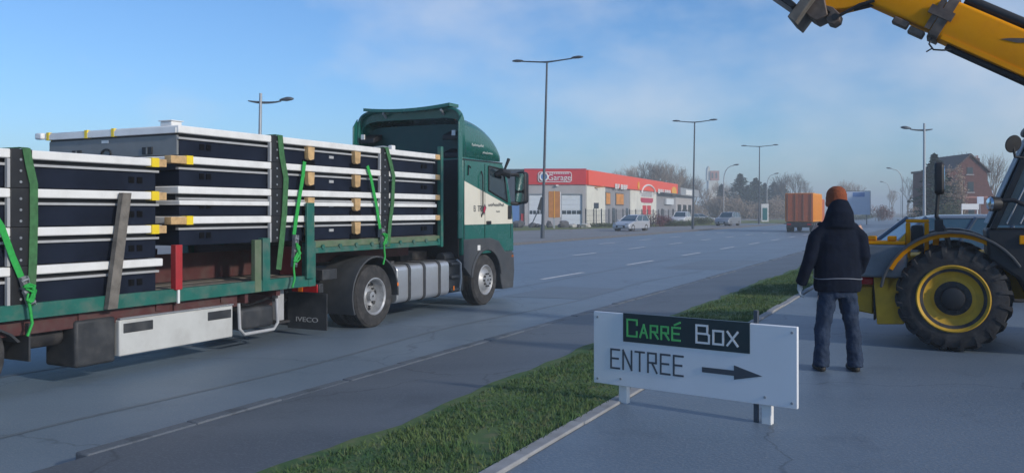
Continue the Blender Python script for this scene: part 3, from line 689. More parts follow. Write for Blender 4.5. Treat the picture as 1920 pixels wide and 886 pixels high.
for k in range(4):
    z0 = 1.437+k*.3625
    T = cabin_pack(f'black and white cabin pack behind the cab, {NL[k]} of the right stack', 7.27, 13.1, z0, .3625, [(5.76,5.90,2)] + ([(-.12,.16,False)] if k in (2, 0) and k != 3 else []), flip=(k == 1),
               posts=(1.70, 4.22), wedges=(2.36, 3.45), pock=(.45, 5.45))
    b = B()
    for x in (2.9,): b.box(x-.05, x+.05, -FY+.043, -FY+.054, .12, .16)
    b.build('label_plate', 'lip_steel', T)
    if k == 3:   # grey end wall of the top pack, with fork pockets and ring
        ew = B().box(.028, .058, -FY+.06, FY-.06, .008, .362-.095-.02).build('end_panel', 'grey_panel', T, bevel=.004)
        for y in (-.68, .62):
            pk = B().box(.012, .03, y-.085, y+.085, .025, .115).build('fork_pocket', 'jcb_black', ew, bevel=.004); 
            b = B(); b.box(.008, .013, y-.012, y+.012, .03, .11); b.build('pocket_web', 'grey_panel', pk)
        b = B(); b.tube([(.018, .06+.085*math.cos(a), .06+.05*math.sin(a)) for a in [R(i*30) for i in range(-1,10)]], .012, 6); b.build('lifting_ring', 'jcb_black', ew)
        B().box(.022, .03, .02, .15, .19, .225).build('sticker', 'white_paint', ew)
        B().box(-.012, .0, -1.2, 1.2, .362-.092, .362-.03).build('frame_edge', 'white_frame', T)
        for y in (.4, -.1, 1.15): B().box(-.016, .03, y-.025, y+.025, .362-.10, .366).build('yellow_tape', 'yellow_tape', T)
        B().box(-.06, .02, FY-.02, FY+.12, .362-.085, .362).build('corner_cap', 'white_frame', T, bevel=.02)
    if k == 2:
        for y in (-.3, .55): B().box(-.006, .03, y-.02, y+.02, .362-.10, .364).build('yellow_tape', 'yellow_tape', T)
# small vent box on the top pack and clutter near the front of the load
vb = thing('vent_box', 'small white vent box on top of the highest cabin pack', 'box', RP(7.45, TC+.93, 1.437+4*.3625), TH)
B().box(-.10, .06, -.10, .10, 0, .062).build('housing', 'white_paint', vb, bevel=.012); B().box(-.115, .075, -.115, .115, .063, .075).build('lid', 'white_frame', vb, bevel=.004)
br = thing('lashing_bar', 'thin grey steel bar lying on the load beside the front strap', 'bar', RP(11.6, TC+1.0, 1.437+4*.3625), TH)
B().tube([(-.1,0,.02),(.15,0,.05),(.4,0,.045)], .016, 8).build('bar', 'galvanised', br); B().box(.36,.46,-.04,.04,.0,.09).build('clamp', 'white_paint', br, bevel=.01)

# ------------------------------------------------------------------ straps
YS = -1.262
def strap(label, pts, wd, m, ratchet=None, hang=False, over=False, nm='lashing_strap', y=YS):
    T = thing(nm, label, 'strap', RP(pts[0][0], TC, 0), TH, 'straps lashing the cabin packs'); s00 = pts[0][0]
    b = B(); rings = []
    P = [Vector((p[0]-s00, (p[2] if len(p) > 2 else y), p[1])) for p in pts]
    if over: P = [Vector((P[0].x-.02, 1.2, P[0].z+.012)), Vector((P[0].x, -1.22, P[0].z+.012))] + P
    for i, p in enumerate(P):
        d = (P[min(i+1,len(P)-1)]-P[max(i-1,0)]).normalized()
        side = Vector((1,0,0)); side = (side - d*side.dot(d)).normalized()*wd/2
        nn = d.cross(side).normalized()*.004
        rings.append([p-side-nn, p+side-nn, p+side+nn, p-side+nn])
    b.loft(rings); b.build('webbing', m, T, normals=True, smooth=60)
    if ratchet:
        (a, c) = ratchet; a = Vector((a[0]-s00, y-.02, a[1])); c = Vector((c[0]-s00, y-.02, c[1])); d = (c-a).normalized(); u = Vector((d.z,0,-d.x))
        X = Matrix(((u.x,0,d.x,a.x),(0,1,0,a.y),(u.z,0,d.z,a.z),(0,0,0,1))); Ln = (c-a).length
        r = B(); 
        for s_ in (-.034,.028): r.box(s_, s_+.006, -.045, .012, 0, Ln, X)
        r.box(-.028,.028,-.012,.0,.0,Ln*.3,X)
        rt = r.build('ratchet_frame', 'galvanised', T)
        B().cyl(X@Vector((-.045,-.02,Ln*.5)), X@Vector((.045,-.02,Ln*.5)), .024, n=12).build('ratchet_spool', 'galvanised', rt); B().cyl(X@Vector((-.04,-.03,Ln*.12)), X@Vector((.04,-.03,Ln*.12)), .014, n=8).build('ratchet_bar', 'galvanised', rt); B().cyl(X@Vector((-.04,-.03,Ln*.9)), X@Vector((.04,-.03,Ln*.9)), .014, n=8).build('ratchet_bar', 'galvanised', rt)
        # tangle of loose webbing round the spool
        r = B(); rs = random.Random(int(s00*100))
        pts2 = []
        for k in range(26):
            a2 = k*.9; pts2.append(X@Vector((.05*math.sin(a2*1.3)+.02*rs.uniform(-1,1), -.05-.02*rs.random(), Ln*(.55+.30*math.sin(a2*.7)))))
        r.tube(pts2, .013, 6)
        tail = [X@Vector((.03,-.05,Ln*.7)), X@Vector((.05,-.06,Ln*1.05))]; z_ = tail[-1]
        tail += [Vector((z_.x+.02,z_.y,z_.z-.14)), Vector((z_.x-.03,z_.y,z_.z-.26))]
        r.tube(tail, .016, 6); r.build('loose_webbing', m, T, smooth=60)
    return T
def tp(px, py, y=-1.25): return at_truck(px, py, y)
zt2 = 1.437+4*.3625; zt1 = .93+4*.385
def PX(*l): return [tp(*q) for q in l]
p_ = PX((524,247),(527,290),(535,335),(532,400),(526,460),(521,505)); p_[0] = (p_[0][0], zt2+.004)
strap('faded green strap down the middle of the load, right of the load step', p_, .10, 'strap_old', over=True)
p_ = PX((724,275),(730,300),(737,330),(735,380),(730,420),(727,462)); p_[0] = (p_[0][0], zt2+.004)
strap('faded green strap near the front of the load, left of the cab', p_, .09, 'strap_old', over=True)
p_ = PX((48,282),(54,310),(62,345),(62,420),(60,500),(56,572)); p_[0] = (p_[0][0], zt1+.004)
strap('faded green strap at the left edge of the load on the rear stack', p_, .085, 'strap_old', over=True)
p_ = PX((569,303),(566,330),(557,385),(549,440)); strap('bright green ratchet strap hanging beside the tall green stake', p_, .065, 'strap_green', ratchet=(tp(549,440),tp(545,500)), y=-1.27)
p_ = PX((687,311),(694,335),(704,385),(711,430)); strap('bright green ratchet strap near the front of the load with its end bundled', p_, .065, 'strap_green', ratchet=(tp(711,428),tp(714,462)), y=-1.27)
p_ = PX((-70,320),(0,425),(20,480),(38,522)); strap('bright green ratchet strap slanting down at the left edge, with a silver buckle', p_, .065, 'strap_green', ratchet=(tp(36,518),tp(52,572)), y=-1.275)

# ================================================================== ENTRANCE SIGN
pl_, pr_ = Vector((.695, 7.27, 0)), Vector((2.097, 6.27, 0)); e1 = (pr_-pl_).normalized(); SW = (pr_-pl_).length
SG = thing('entrance_sign', 'low white entrance sign on posts at the yard corner, with an arrow pointing right', 'sign', (pl_.x, pl_.y, .40), math.atan2(e1.y, e1.x))
B().box(0, SW, 0, .035, 0, .605).build('board', 'sign_white', SG, bevel=.006)
pn = B().box(.285, 1.365, -.006, .03, .375, .611).build('name_panel', 'sign_dark', SG, bevel=.002)
b = B(); strokes(b, 'CARRÉ', .325, .425, .135, .088, .030, .015, small=.74, X=Matrix.Translation((0,-.0062,0)), big=(0,)); b.build('lettering', 'sign_green', pn, smooth=0)
b = B(); strokes(b, 'BOX', .935, .425, .135, .105, .035, .016, small=.76, X=Matrix.Translation((0,-.0062,0)), big=(0,)); b.build('lettering', 'white_frame', pn, smooth=0)
b = B(); strokes(b, 'ENTREE', .17, .145, .155, .078, .036, .015, X=Matrix.Translation((0,-.0002,0))); b.build('lettering', 'sign_grey', SG, smooth=0)
b = B(); b.prism([(.98,.195),(1.24,.195),(1.24,.165),(1.46,.215),(1.24,.275),(1.24,.235),(.98,.235)], -.004, .001); b.build('arrow', 'sign_grey', SG, normals=True, smooth=0)
b = B()
for x, z in ((.04,.04),(.04,.56),(SW-.04,.04),(SW-.04,.56),(.26,.06),(1.48,.06)): b.cyl((x,0,z),(x,-.006,z),.010,n=8)
b.build('screw', 'galvanised', SG)['kind'] = 'stuff'
for x in (.22, 1.44):
    B().box(x, x+.075, .037, .10, -.40, .56).build('post', 'white_paint', SG, bevel=.006)
B().box(1.375, 1.41, .045, .075, -.30, .70).build('stake', 'lamp_grey', SG, bevel=.004)

# ================================================================== PERSON (seen from behind; local +y is where the person looks)
PZ = 8.62; PP = Vector(((1570-960)/F*PZ, PZ, .25))
PE = thing('person', 'person seen from behind in a dark hooded jacket, jeans and an orange beanie, pale gloves', 'person', PP, R(-4))
def ell(c, rx, ry, n=20, tilt=0., rz=0., e=1.):
    out = []
    for i in range(n):
        a = 2*math.pi*i/n; ca, sa = math.cos(a), math.sin(a)
        v = Vector((rx*math.copysign(abs(ca)**e, ca), ry*math.copysign(abs(sa)**e, sa), 0)); v.rotate(Quaternion((1,0,0), tilt)); v.rotate(Quaternion((0,0,1), rz)); out.append(Vector(c)+v)
    return out
def limb(b, pts, rr, n=16):
    pts = [Vector(p) for p in pts]; rings = []; u = Vector((1,0,0))
    for i, p in enumerate(pts):
        d = (pts[min(i+1,len(pts)-1)]-pts[max(i-1,0)]).normalized(); u = (u-d*u.dot(d)).normalized(); v = d.cross(u)
        ra, rb = rr[i] if isinstance(rr[i], tuple) else (rr[i], rr[i]); rings.append([p+u*ra*math.cos(2*math.pi*k/n)+v*rb*math.sin(2*math.pi*k/n) for k in range(n)])
    b.loft(rings)
def organic(b, name, m, parent, vox=.012, sm=6, wr=0., ws=.12, seed=0):
    o = b.build(name, m, parent, normals=True, smooth=0)
    r = o.modifiers.new('remesh', 'REMESH'); r.mode = 'VOXEL'; r.voxel_size = vox; r.use_smooth_shade = True
    s_ = o.modifiers.new('smooth', 'SMOOTH'); s_.iterations = sm; s_.factor = .5
    if wr:
        tx = bpy.data.textures.new(name+'_folds', 'CLOUDS'); tx.noise_scale = ws; tx.noise_depth = 2
        d = o.modifiers.new('folds', 'DISPLACE'); d.texture = tx; d.strength = wr; d.mid_level = .5
    return o
# arms: left arm hangs a little out, right hand in front pocket
LA = [(-.175,0,1.45),(-.225,-.015,1.34),(-.275,-.03,1.15),(-.325,-.01,.99),(-.352,.04,.86)]
RA = [(.175,0,1.45),(.218,-.02,1.34),(.240,-.05,1.16),(.232,.03,1.03),(.18,.16,.97)]
# body: one continuous skin surface
b = B()
b.loft([ell((0,0,.86),.15,.10), ell((0,0,.98),.165,.115), ell((0,.01,1.12),.15,.10), ell((0,.0,1.30),.175,.115), ell((0,0,1.42),.17,.09), ell((0,.01,1.49),.085,.07), ell((0,.02,1.55),.058,.06), ell((0,.03,1.60),.062,.072), ell((0,.045,1.64),.072,.092), ell((0,.045,1.70),.078,.100), ell((0,.04,1.76),.074,.096), ell((0,.03,1.81),.045,.06)])
limb(b, LA, [.06,.055,.046,.038,.028]); limb(b, RA, [.06,.055,.046,.038,.028])
for sx in (-1, 1): limb(b, [(sx*.09,0,.90),(sx*.115,0,.70),(sx*.145,.01,.48),(sx*.16,-.015,.28),(sx*.165,-.01,.09)], [.088,.08,.056,.052,.038])
b.lathe([(.0,-.012),(.010,.0),(.016,.03),(.009,.055),(0,.06)], (0,.138,1.655), (0,-.25,1), 10)          # nose
for sx in (-1, 1): b.loft([ell((sx*.080,.035,1.645),.008,.018), ell((sx*.086,.03,1.675),.012,.028), ell((sx*.084,.03,1.70),.009,.022)])
b.lathe([(0,-.02),(.02,0),(0,.02)], (0,.130,1.605), (1,0,0), 10)
organic(b, 'body', 'skin', PE, .010, 4)
for sx in (-1, 1): B().lathe([(0,-.012),(.012,0),(0,.012)], (sx*.03,.137,1.70), (1,0,0), 10).build('eye', 'jcb_black', PE)
# trousers
b = B()
b.loft([ell((0,0,.99),.175,.125), ell((0,0,.90),.18,.13), ell((0,-.005,.80),.185,.135), ell((0,-.005,.74),.17,.12)])
for sx in (-1, 1): limb(b, [(sx*.085,0,.86),(sx*.10,-.005,.74),(sx*.128,.0,.55),(sx*.150,.0,.42),(sx*.160,-.02,.25),(sx*.165,-.02,.12),(sx*.166,-.02,.045)], [(.098,.12),(.096,.112),(.080,.09),(.074,.082),(.072,.08),(.074,.085),(.080,.095)])
organic(b, 'trousers', 'jeans', PE, .011, 5, .035, .075)
# boots
for sx in (-1, 1):
    b = B(); x = sx*.168
    b.loft([ell((x,.05,.004),.050,.145,e=.8), ell((x,.05,.035),.052,.148,e=.8), ell((x,.035,.07),.047,.12), ell((x,-.02,.115),.048,.065), ell((x,-.02,.16),.05,.06)])
    organic(b, 'boot', 'boot', PE, .010, 3)
# jacket with hood: one continuous surface
b = B()
b.loft([ell((0,0,.80),.222,.160,e=.85), ell((0,0,.86),.232,.168,e=.85), ell((0,0,.98),.228,.165,e=.85), ell((0,0,1.12),.222,.160,e=.85), ell((0,.0,1.28),.220,.155,e=.85), ell((0,0,1.38),.205,.138,e=.85), ell((0,-.005,1.46),.165,.115), ell((0,0,1.53),.115,.10), ell((0,0,1.56),.095,.09)])
limb(b, [(-.12,0,1.44)]+LA[1:4]+[(-.352,.035,.875)], [(.085,.09),(.076,.085),(.068,.08),(.060,.07),(.056,.062)])
limb(b, [(.12,0,1.44)]+RA[1:], [(.085,.09),(.076,.085),(.068,.08),(.060,.07),(.055,.06)])
# hood bunched on the neck, rising behind the head
b.loft([ell((0,-.03,1.44),.17,.125), ell((0,-.05,1.51),.150,.115), ell((.004,-.05,1.59),.132,.108,tilt=-.1), ell((.010,-.04,1.66),.106,.088,tilt=-.2), ell((.016,-.045,1.715),.080,.055,tilt=-.3)])
organic(b, 'jacket', 'jacket', PE, .011, 6, .020, .16)
pi = B(); rings = []
pts = [Vector(((.232*math.copysign(abs(math.cos(a))**.85, math.cos(a))), .172*math.copysign(abs(math.sin(a))**.85, math.sin(a))-.004, .935+.006*math.sin(3*a))) for a in [2*math.pi*i/40 for i in range(41)]]
pi.tube(pts, .0045, 6); pi.build('piping', 'piping', PE)
# beanie
b = B(); b.loft([ell((0,.025,1.655),.094,.112,tilt=.12), ell((0,.028,1.69),.101,.120,tilt=.12), ell((0,.03,1.73),.102,.122,tilt=.1), ell((0,.028,1.785),.098,.116,tilt=.05), ell((0,.022,1.83),.078,.09), ell((0,.02,1.855),.045,.05), ell((0,.02,1.862),.012,.014)])
organic(b, 'beanie', 'beanie', PE, .010, 4, .008, .03)
b = B(); b.loft([ell((0,.024,1.648),.100,.118,tilt=.12), ell((0,.026,1.672),.106,.125,tilt=.12), ell((0,.028,1.70),.106,.126,tilt=.12)]); organic(b, 'beanie_cuff', 'beanie', PE, .009, 2, .006, .02)
# hands: palm, four unequal curled fingers and a thumb, grown with a skin modifier
def hand(root, d, side, palmn, name='glove'):
    """root: wrist, d: down direction of fingers, side: towards thumb, palmn: towards palm"""
    root = Vector(root); d = Vector(d).normalized(); side = Vector(side); side = (side-d*side.dot(d)).normalized(); pn_ = d.cross(side).normalized()
    if pn_.dot(Vector(palmn)) < 0: pn_ = -pn_
    V = []; E_ = []; Rr = []
    def v(p, r, par=None):
        V.append(p); Rr.append(r)
        if par is not None: E_.append((par, len(V)-1))
        return len(V)-1
    r0 = v(root, (.026,.022)); r1 = v(root+d*.03, (.030,.019), r0); r2 = v(root+d*.06, (.034,.017), r1)
    for k, (off, ln) in enumerate(((.030,.070),(.010,.080),(-.011,.074),(-.030,.058))):
        kn = v(root+d*.088+side*off, (.0115,.0115), r2); q = root+d*.088+side*off
        q = q+(d*.90+pn_*.30+side*off*1.5).normalized()*ln*.45; a = v(q, (.0100,.0100), kn)
        q = q+(d*.55+pn_*.80).normalized()*ln*.33; a = v(q, (.0092,.0092), a)
        q = q+(d*.10+pn_*1.0).normalized()*ln*.26; a = v(q, (.0082,.0082), a)
    q = root+d*.028+side*.030; a = v(q, (.014,.014), r1); q = q+(d*.6+side*.75+pn_*.3)*.035; a = v(q, (.0115,.0115), a); q = q+(d*.85+side*.15+pn_*.5)*.032; v(q, (.0098,.0098), a)
    me = bpy.data.meshes.new(name); me.from_pydata([tuple(p) for p in V], E_, []); me.materials.append(M['glove'])
    o = link(name, me, PE); sk_ = o.modifiers.new('skin', 'SKIN'); me.skin_vertices or me.attributes
    if not me.skin_vertices:
        bm = bmesh.new(); bm.from_mesh(me); bm.verts.layers.skin.verify(); bm.to_mesh(me); bm.free()
    for i, r_ in enumerate(Rr): me.skin_vertices[0].data[i].radius = r_
    me.skin_vertices[0].data[0].use_root = True; sk_.use_smooth_shade = True
    su = o.modifiers.new('sub', 'SUBSURF'); su.levels = 2; su.render_levels = 2
    return o
hand((-.356,.038,.875), (-.05,.12,-1), (.25,1,.1), (1,-.2,0)); hand((.185,.155,.972), (-.85,.45,-.25), (-.1,.2,1), (0,-1,0))

# ================================================================== TELEHANDLER (local +x forward, +y its left side)
TO = Vector((6.84, 10.10, .25)); TRZ = math.atan2(-RY, -RX)
TH_ = thing('telehandler', 'yellow telehandler with its long boom raised above the street, parked beside the person', 'telehandler', TO, TRZ)
def agwheel(x, y, side):
    ww = link('wheel', None, TH_); ww.location = (x, y, .61)
    r = .60; b = B(); o = side
    b.lathe([(.31,-.18),(.36,-.205),(.48,-.21),(.555,-.19),(.575,-.12),(.58,0),(.575,.12),(.555,.19),(.48,.21),(.36,.205),(.31,.18),(.31,-.18)], (0,0,0), (0,o,0), 48)
    # chevron lugs wrapping onto the sidewall
    for k in range(20):
        for hs in (-1, 1):
            a0 = 2*math.pi*(k+(.5 if hs > 0 else 0))/20; vs = []
            for yy, ra, da in ((.0,.60,.20),(.11,.612,.09),(.19,.595,0),(.215,.53,-.02),(.216,.47,-.03)):
                for w_ in (-.042,.042):
                    for rr_ in (ra, ra-.06 if yy < .2 else ra-.0):
                        a = a0+da+w_*(1 if yy < .2 else .8); yv = hs*(yy if rr_ == ra else yy) - (0 if rr_ == ra or yy < .2 else 0)
                        vs.append((rr_*math.cos(a), yv if yy < .2 or rr_ == ra else yv, rr_*math.sin(a)))
            rings = []
            for i in range(5):
                q = vs[i*4:i*4+4]; (p0, p1, p2, p3) = q
                if i >= 3: p1 = (p0[0], p0[1]-hs*.03, p0[2]); p3 = (p2[0], p2[1]-hs*.03, p2[2])
                rings.append([p0, p2, p3, p1])
            b.loft(rings)
    b.build('tyre', 'tyre', ww, normals=True)
    b = B(); b.lathe([(.385,.16),(.385,.215),(.372,.222),(.352,.205),(.30,.15),(.235,.13),(.205,.14),(.20,.15),(.19,.15)], (0,0,0), (0,o,0), 48); b.build('rim', 'jcb_dirty', ww, normals=True)
    b = B(); b.lathe([(.20,.10),(.195,.152),(.13,.16),(.12,.20),(.07,.215),(.0,.215)], (0,0,0), (0,o,0), 32)
    for k in range(10): a = 2*math.pi*k/10; b.cyl((.165*math.cos(a),o*.15,.165*math.sin(a)), (.165*math.cos(a),o*.185,.165*math.sin(a)), .018, n=6)
    b.build('hub', 'jcb_black', ww, normals=True)
for x in (1.45, -1.45):
    agwheel(x, .94, 1); agwheel(x, -.94, -1)
b = B(); b.prism([(-2.2,.62),(2.15,.55),(2.15,1.05),(1.0,1.12),(-2.3,1.15)], -.42, .42); b.build('chassis', 'jcb_dirty', TH_, bevel=.02, normals=True)
# front nose: axle shield, side plates, hydraulic box
B().prism([(2.02,.55),(2.50,.62),(2.62,.92),(2.46,1.12),(2.02,1.16)], -.10, .72).build('front_frame', 'jcb_dirty', TH_, bevel=.02, normals=True)
B().prism([(1.96,.52),(2.26,.50),(2.30,1.10),(1.96,1.10)], .725, .98).build('front_shield', 'jcb_dirty', TH_, bevel=.015, normals=True)
B().box(2.28, 2.30, .75, .95, .55, 1.05).build('plate_seam', 'jcb_black', TH_)
B().prism([(2.32,.60),(2.62,.68),(2.66,.92),(2.32,.94)], .45, .80).build('tow_bracket', 'jcb_dirty', TH_, bevel=.012, normals=True)
tb = B().box(1.93, 2.44, .60, 1.06, 1.07, 1.46).build('equipment_box', 'box_grey', TH_, bevel=.03, seg=3)
B().box(1.95, 2.42, .62, 1.04, 1.462, 1.50).build('lid', 'jcb', tb, bevel=.01)
for x in (2.05, 2.27): B().box(x, x+.10, .78, .92, 1.502, 1.56).build('lug', 'jcb', tb, bevel=.015)
B().box(2.30, 2.52, .66, .86, .965, 1.055).build('front_light', 'red_lens', TH_, bevel=.02)
# lamp bracket
lb = B(); lb.box(1.70,1.75,.80,.90,1.30,1.72); lb.box(1.90,1.95,.80,.90,1.30,1.72); lb.box(1.70,1.95,.80,.90,1.722,1.76); lb.build('lamp_bracket', 'jcb', TH_, bevel=.01)
B().box(1.757, 1.893, .80, .92, 1.40, 1.69).build('headlight_housing', 'jcb_black', TH_, bevel=.02)
B().prism([(1.66,1.46),(1.60,1.46),(1.58,1.58),(1.66,1.58)], .80, .90).build('lug', 'jcb', TH_, normals=True)
# mudguards
for sy in (1, -1):
    b = B(); rings = []; b2 = B(); r2 = []
    for k in range(17):
        a = R(8+k*142/16); p = lambda r_, y: (1.45+r_*math.cos(a), sy*y, .61+r_*math.sin(a))
        rings.append([p(.775,1.20), p(.775,.70), p(.745,.70), p(.745,1.20)]); r2.append([p(.742,1.10), p(.742,.86), p(.70,.86), p(.70,1.10)])
    b.loft(rings); mg = b.build('mudguard', 'grey_plastic', TH_, normals=True, bevel=.008)
    b2.loft(r2[2:-2]); b2.build('mudguard_flange', 'jcb', mg, normals=True)
    B().prism([(1.95,.95),(2.15,.62),(2.15,1.10),(1.95,1.35)], sy*.72, sy*.98).build('wing_plate', 'jcb_dirty', TH_, normals=True, bevel=.01)
B().box(.68, .80, 1.02, 1.17, 1.24, 1.34).build('step_lug', 'jcb', TH_, bevel=.01)
# cab
cb = B().prism([(-.95,.62),(.55,.62),(.80,1.10),(1.10,1.32),(1.12,1.66),(-.95,1.66)], .14, 1.14).build('cab_base', 'jcb_black', TH_, normals=True, bevel=.03)
pg = [(1.04,1.70),(.62,2.72),(-.85,2.72),(-.95,1.70)]
B().prism([(x*.985,z) for x, z in pg], .18, 1.10).build('cab_glass', 'glass_blue', TH_, normals=True)
for yy in (.14, 1.08):
    for (x0, z0), (x1, z1) in (((1.05,1.66),(.63,2.74)),((-.95,1.66),(-.86,2.74))):
        B().prism([(x0-.035,z0),(x0+.035,z0),(x1+.035,z1),(x1-.035,z1)], yy, yy+.06).build('cab_post', 'jcb_black', TH_, normals=True, bevel=.008)
B().box(-.93, .72, .10, 1.18, 2.74, 2.84).build('cab_roof', 'jcb_black', TH_, bevel=.04)
# windscreen guard bars
for k in range(9):
    y = .24+.10*k; B().tube([(1.10,y,1.72),(.90,y,2.22),(.70,y,2.70)], .010, 6).build('guard_bar', 'lip_steel', TH_)
for k in range(8):
    x = .92-.13*k; B().tube([(x,1.155,1.72),(x-.42,1.155,2.70)], .009, 6).build('guard_bar', 'lip_steel', TH_)
# mirror on a stalk, working lamp, round mirror
b = B(); b.tube([(1.45,1.02,1.33),(1.53,1.05,1.62),(1.62,1.06,1.80),(1.60,1.06,2.10)], [.03,.028,.022,.02], 8); b.box(1.55,1.64,1.02,1.09,1.62,1.76); ms = b.build('mirror_stalk', 'jcb_black', TH_)
mh = B().prism(rrect(.95, 1.17, 2.05, 2.42, .06), 1.54, 1.64, 'x').build('mirror', 'jcb_black', TH_, bevel=.025, normals=True)
mh.rotation_euler = (0,0,0)
# housing turned so its broad face looks back
mh.location = (0,0,0)
B().prism(rrect(1.0, 1.14, 2.09, 2.38, .04), 1.532, 1.542, 'x').build('mirror_glass', 'chrome', mh)
b = B(); b.tube([(.98,1.15,1.90),(1.06,1.22,1.97),(.86,1.24,1.98),(.62,1.2,1.86)], .022, 8); b.build('lamp_arm', 'jcb_black', TH_)
wl = B().cyl((.99,1.18,1.94),(1.08,1.22,1.94),.075,.085,n=20).build('work_light', 'jcb_black', TH_)
B().lathe([(.078,0),(.06,.02),(0,.03)], (1.081,1.2205,1.94), (.91,.41,0), 20).build('lens', 'chrome', wl, normals=True)
rm_ = B().lathe([(0,-.03),(.06,-.022),(.10,.0),(.095,.012),(0,.016)], (.86,1.18,2.60), (-.55,.75,-.25), 24).build('round_mirror', 'jcb_black', TH_, normals=True)
B().tube([(.86,1.17,2.58),(.84,1.15,2.46),(.72,1.12,2.44)], .016, 8).build('mirror_arm', 'jcb_black', TH_)
# engine cover and counterweight (mostly outside the frame)
B().prism([(-.85,.70),(-2.1,.70),(-2.3,1.0),(-2.2,1.55),(-.85,1.50)], -1.1, -.46).build('engine_cover', 'jcb', TH_, normals=True, bevel=.04)
B().prism([(-1.6,1.0),(-2.45,.8),(-2.45,1.6),(-2.2,2.4),(-1.75,2.45),(-1.5,1.6)], -.42, .12).build('boom_tower', 'jcb', TH_, normals=True, bevel=.02)
# boom: frame along the boom, origin at pivot, u along, v up-normal
BA = R(30.6); BX = Matrix.Translation((-1.9, -.15, 2.01)) @ Matrix.Rotation(-BA, 4, 'Y')
bo = B().prism(rrect(-.19,.19,-.255,.255,.05,3), -.35, 4.02, 'x', BX).build('boom', 'jcb', TH_, normals=True)
B().prism(rrect(-.155,.155,-.20,.20,.04,3), 4.02, 5.2, 'x', BX).build('boom_extension', 'jcb', TH_, normals=True)
B().prism(rrect(-.215,.215,-.285,.285,.05,3), 3.94, 4.06, 'x', BX).build('boom_collar', 'rust_steel', bo, normals=True)
for v0, u0 in ((-.30,4.10),(-.27,4.33)): B().box(u0, u0+.20, .02, .17, v0-.03, v0+.06, BX).build('wear_pad', 'rust_steel', bo, bevel=.015)
b = B(); b.box(4.07,4.14,.195,.21,-.2,.2,BX); b.box(3.90,4.2,.20,.235,-.02,.09,BX); b.build('collar_clamp', 'rust_steel', bo)
b = B(); b.tube([BX@Vector((u,.10,.325)) for u in (-.2,1.5,3.2,3.9)], .062, 12); b.build('lift_ram', 'jcb_black', bo)
b = B(); b.tube([BX@Vector((u,.12,-.285-.012*math.sin(u*4))) for u in [i*.2-.2 for i in range(21)]], .036, 8); b.tube([BX@Vector((u,.02,-.295)) for u in [i*.4-.2 for i in range(11)]], .03, 8); b.build('hydraulic_hose', 'jcb_black', bo)
b = B(); b.tube([BX@Vector(q) for q in ((4.0,.17,-.26),(3.98,.2,-.36),(3.90,.2,-.40),(3.80,.2,-.36),(3.72,.18,-.31))], .012, 6); b.tube([BX@Vector(q) for q in ((3.92,.2,-.39),(3.96,.2,-.46))], .010, 6); b.build('hose_loop', 'jcb_black', bo)
b = B(); b.box(.9,3.9,.187,.20,-.245,-.19,BX); b.build('lower_flange', 'jcb', bo)
b = B(); b.prism([(2.95,.20),(3.02,.12),(3.12,.07),(3.30,.035),(3.22,.085),(3.08,.15)], .186, .196, 'y', BX); b.build('decal', 'rust_steel', bo, normals=True)
B().cyl(BX@Vector((2.52,.05,-.33)), BX@Vector((2.52,.2,-.33)), .05, n=14).build('hose_guide', 'rust_steel', bo)
# boom nose bending down, with quick hitch
def tl(px, py, dy=0.):       # pixel -> telehandler local x,z on its plane y=dy
    ox, oy = TO.x-.451*dy, TO.y-.893*dy; u = (px-960)/F; x = (ox-u*oy)/(.893+.451*u); Z = oy+.451*x
    return (x, HC-(py-HZ)/F*Z-TO.z)
ne = BX@Vector((5.2,0,0))
nose = [(ne.x-.22,ne.z+.15),(ne.x+.16,ne.z+.20), tl(1530,-60), tl(1535,14), tl(1546,20), tl(1585,17), tl(1650,1), (ne.x-.05,ne.z-.22)]
B().prism(nose, -.30, .0).build('boom_nose', 'jcb', TH_, normals=True, bevel=.02)
b = B(); b.tube([(tl(1640,2)[0],.03,tl(1640,2)[1]),(tl(1612,10)[0],.03,tl(1612,10)[1]),(tl(1575,30)[0],.03,tl(1575,30)[1])], .022, 8); b.tube([(tl(1655,2)[0],-.05,tl(1655,2)[1]),(tl(1600,16)[0],-.05,tl(1600,16)[1])], .03, 8); b.build('hydraulic_hose', 'jcb_black', TH_)
lugp = [tl(1538,8), tl(1556,24), tl(1548,36), tl(1552,44), tl(1563,47), tl(1574,40), tl(1577,28), tl(1562,14)]
B().prism(lugp, -.26, .03).build('hitch_lug', 'rust_steel', TH_, normals=True, bevel=.012)
c_ = tl(1566,33); B().cyl((c_[0],-.30,c_[1]),(c_[0],.06,c_[1]),.042,n=16).build('hitch_pin', 'jcb_black', TH_)
B().prism([tl(1506,22), tl(1524,-10), tl(1545,-10), tl(1553,30), tl(1531,41), tl(1519,34)], -.40, .06).build('quick_hitch', 'rust_steel', TH_, normals=True, bevel=.015)
B().prism([tl(1481,38), tl(1495,49), tl(1536,-6), tl(1522,-16)], -.55, .24).build('carriage_plate', 'old_wood', TH_, normals=True, bevel=.012)
B().prism([tl(1489,23), tl(1500,17), tl(1432,-40), tl(1420,-25)], -.50, .30).build('carriage_arm', 'jcb_black', TH_, normals=True, bevel=.012)

for o in TH_.children:
    if o.name.split('.')[0] in ('front_frame','front_shield','plate_seam','tow_bracket','equipment_box','front_light','lamp_bracket','headlight_housing','lug','cab_base','cab_glass','cab_post','cab_roof','guard_bar','mirror_stalk','mirror','lamp_arm','work_light','round_mirror','mirror_arm','boom_tower'):
        o.location.z -= .25
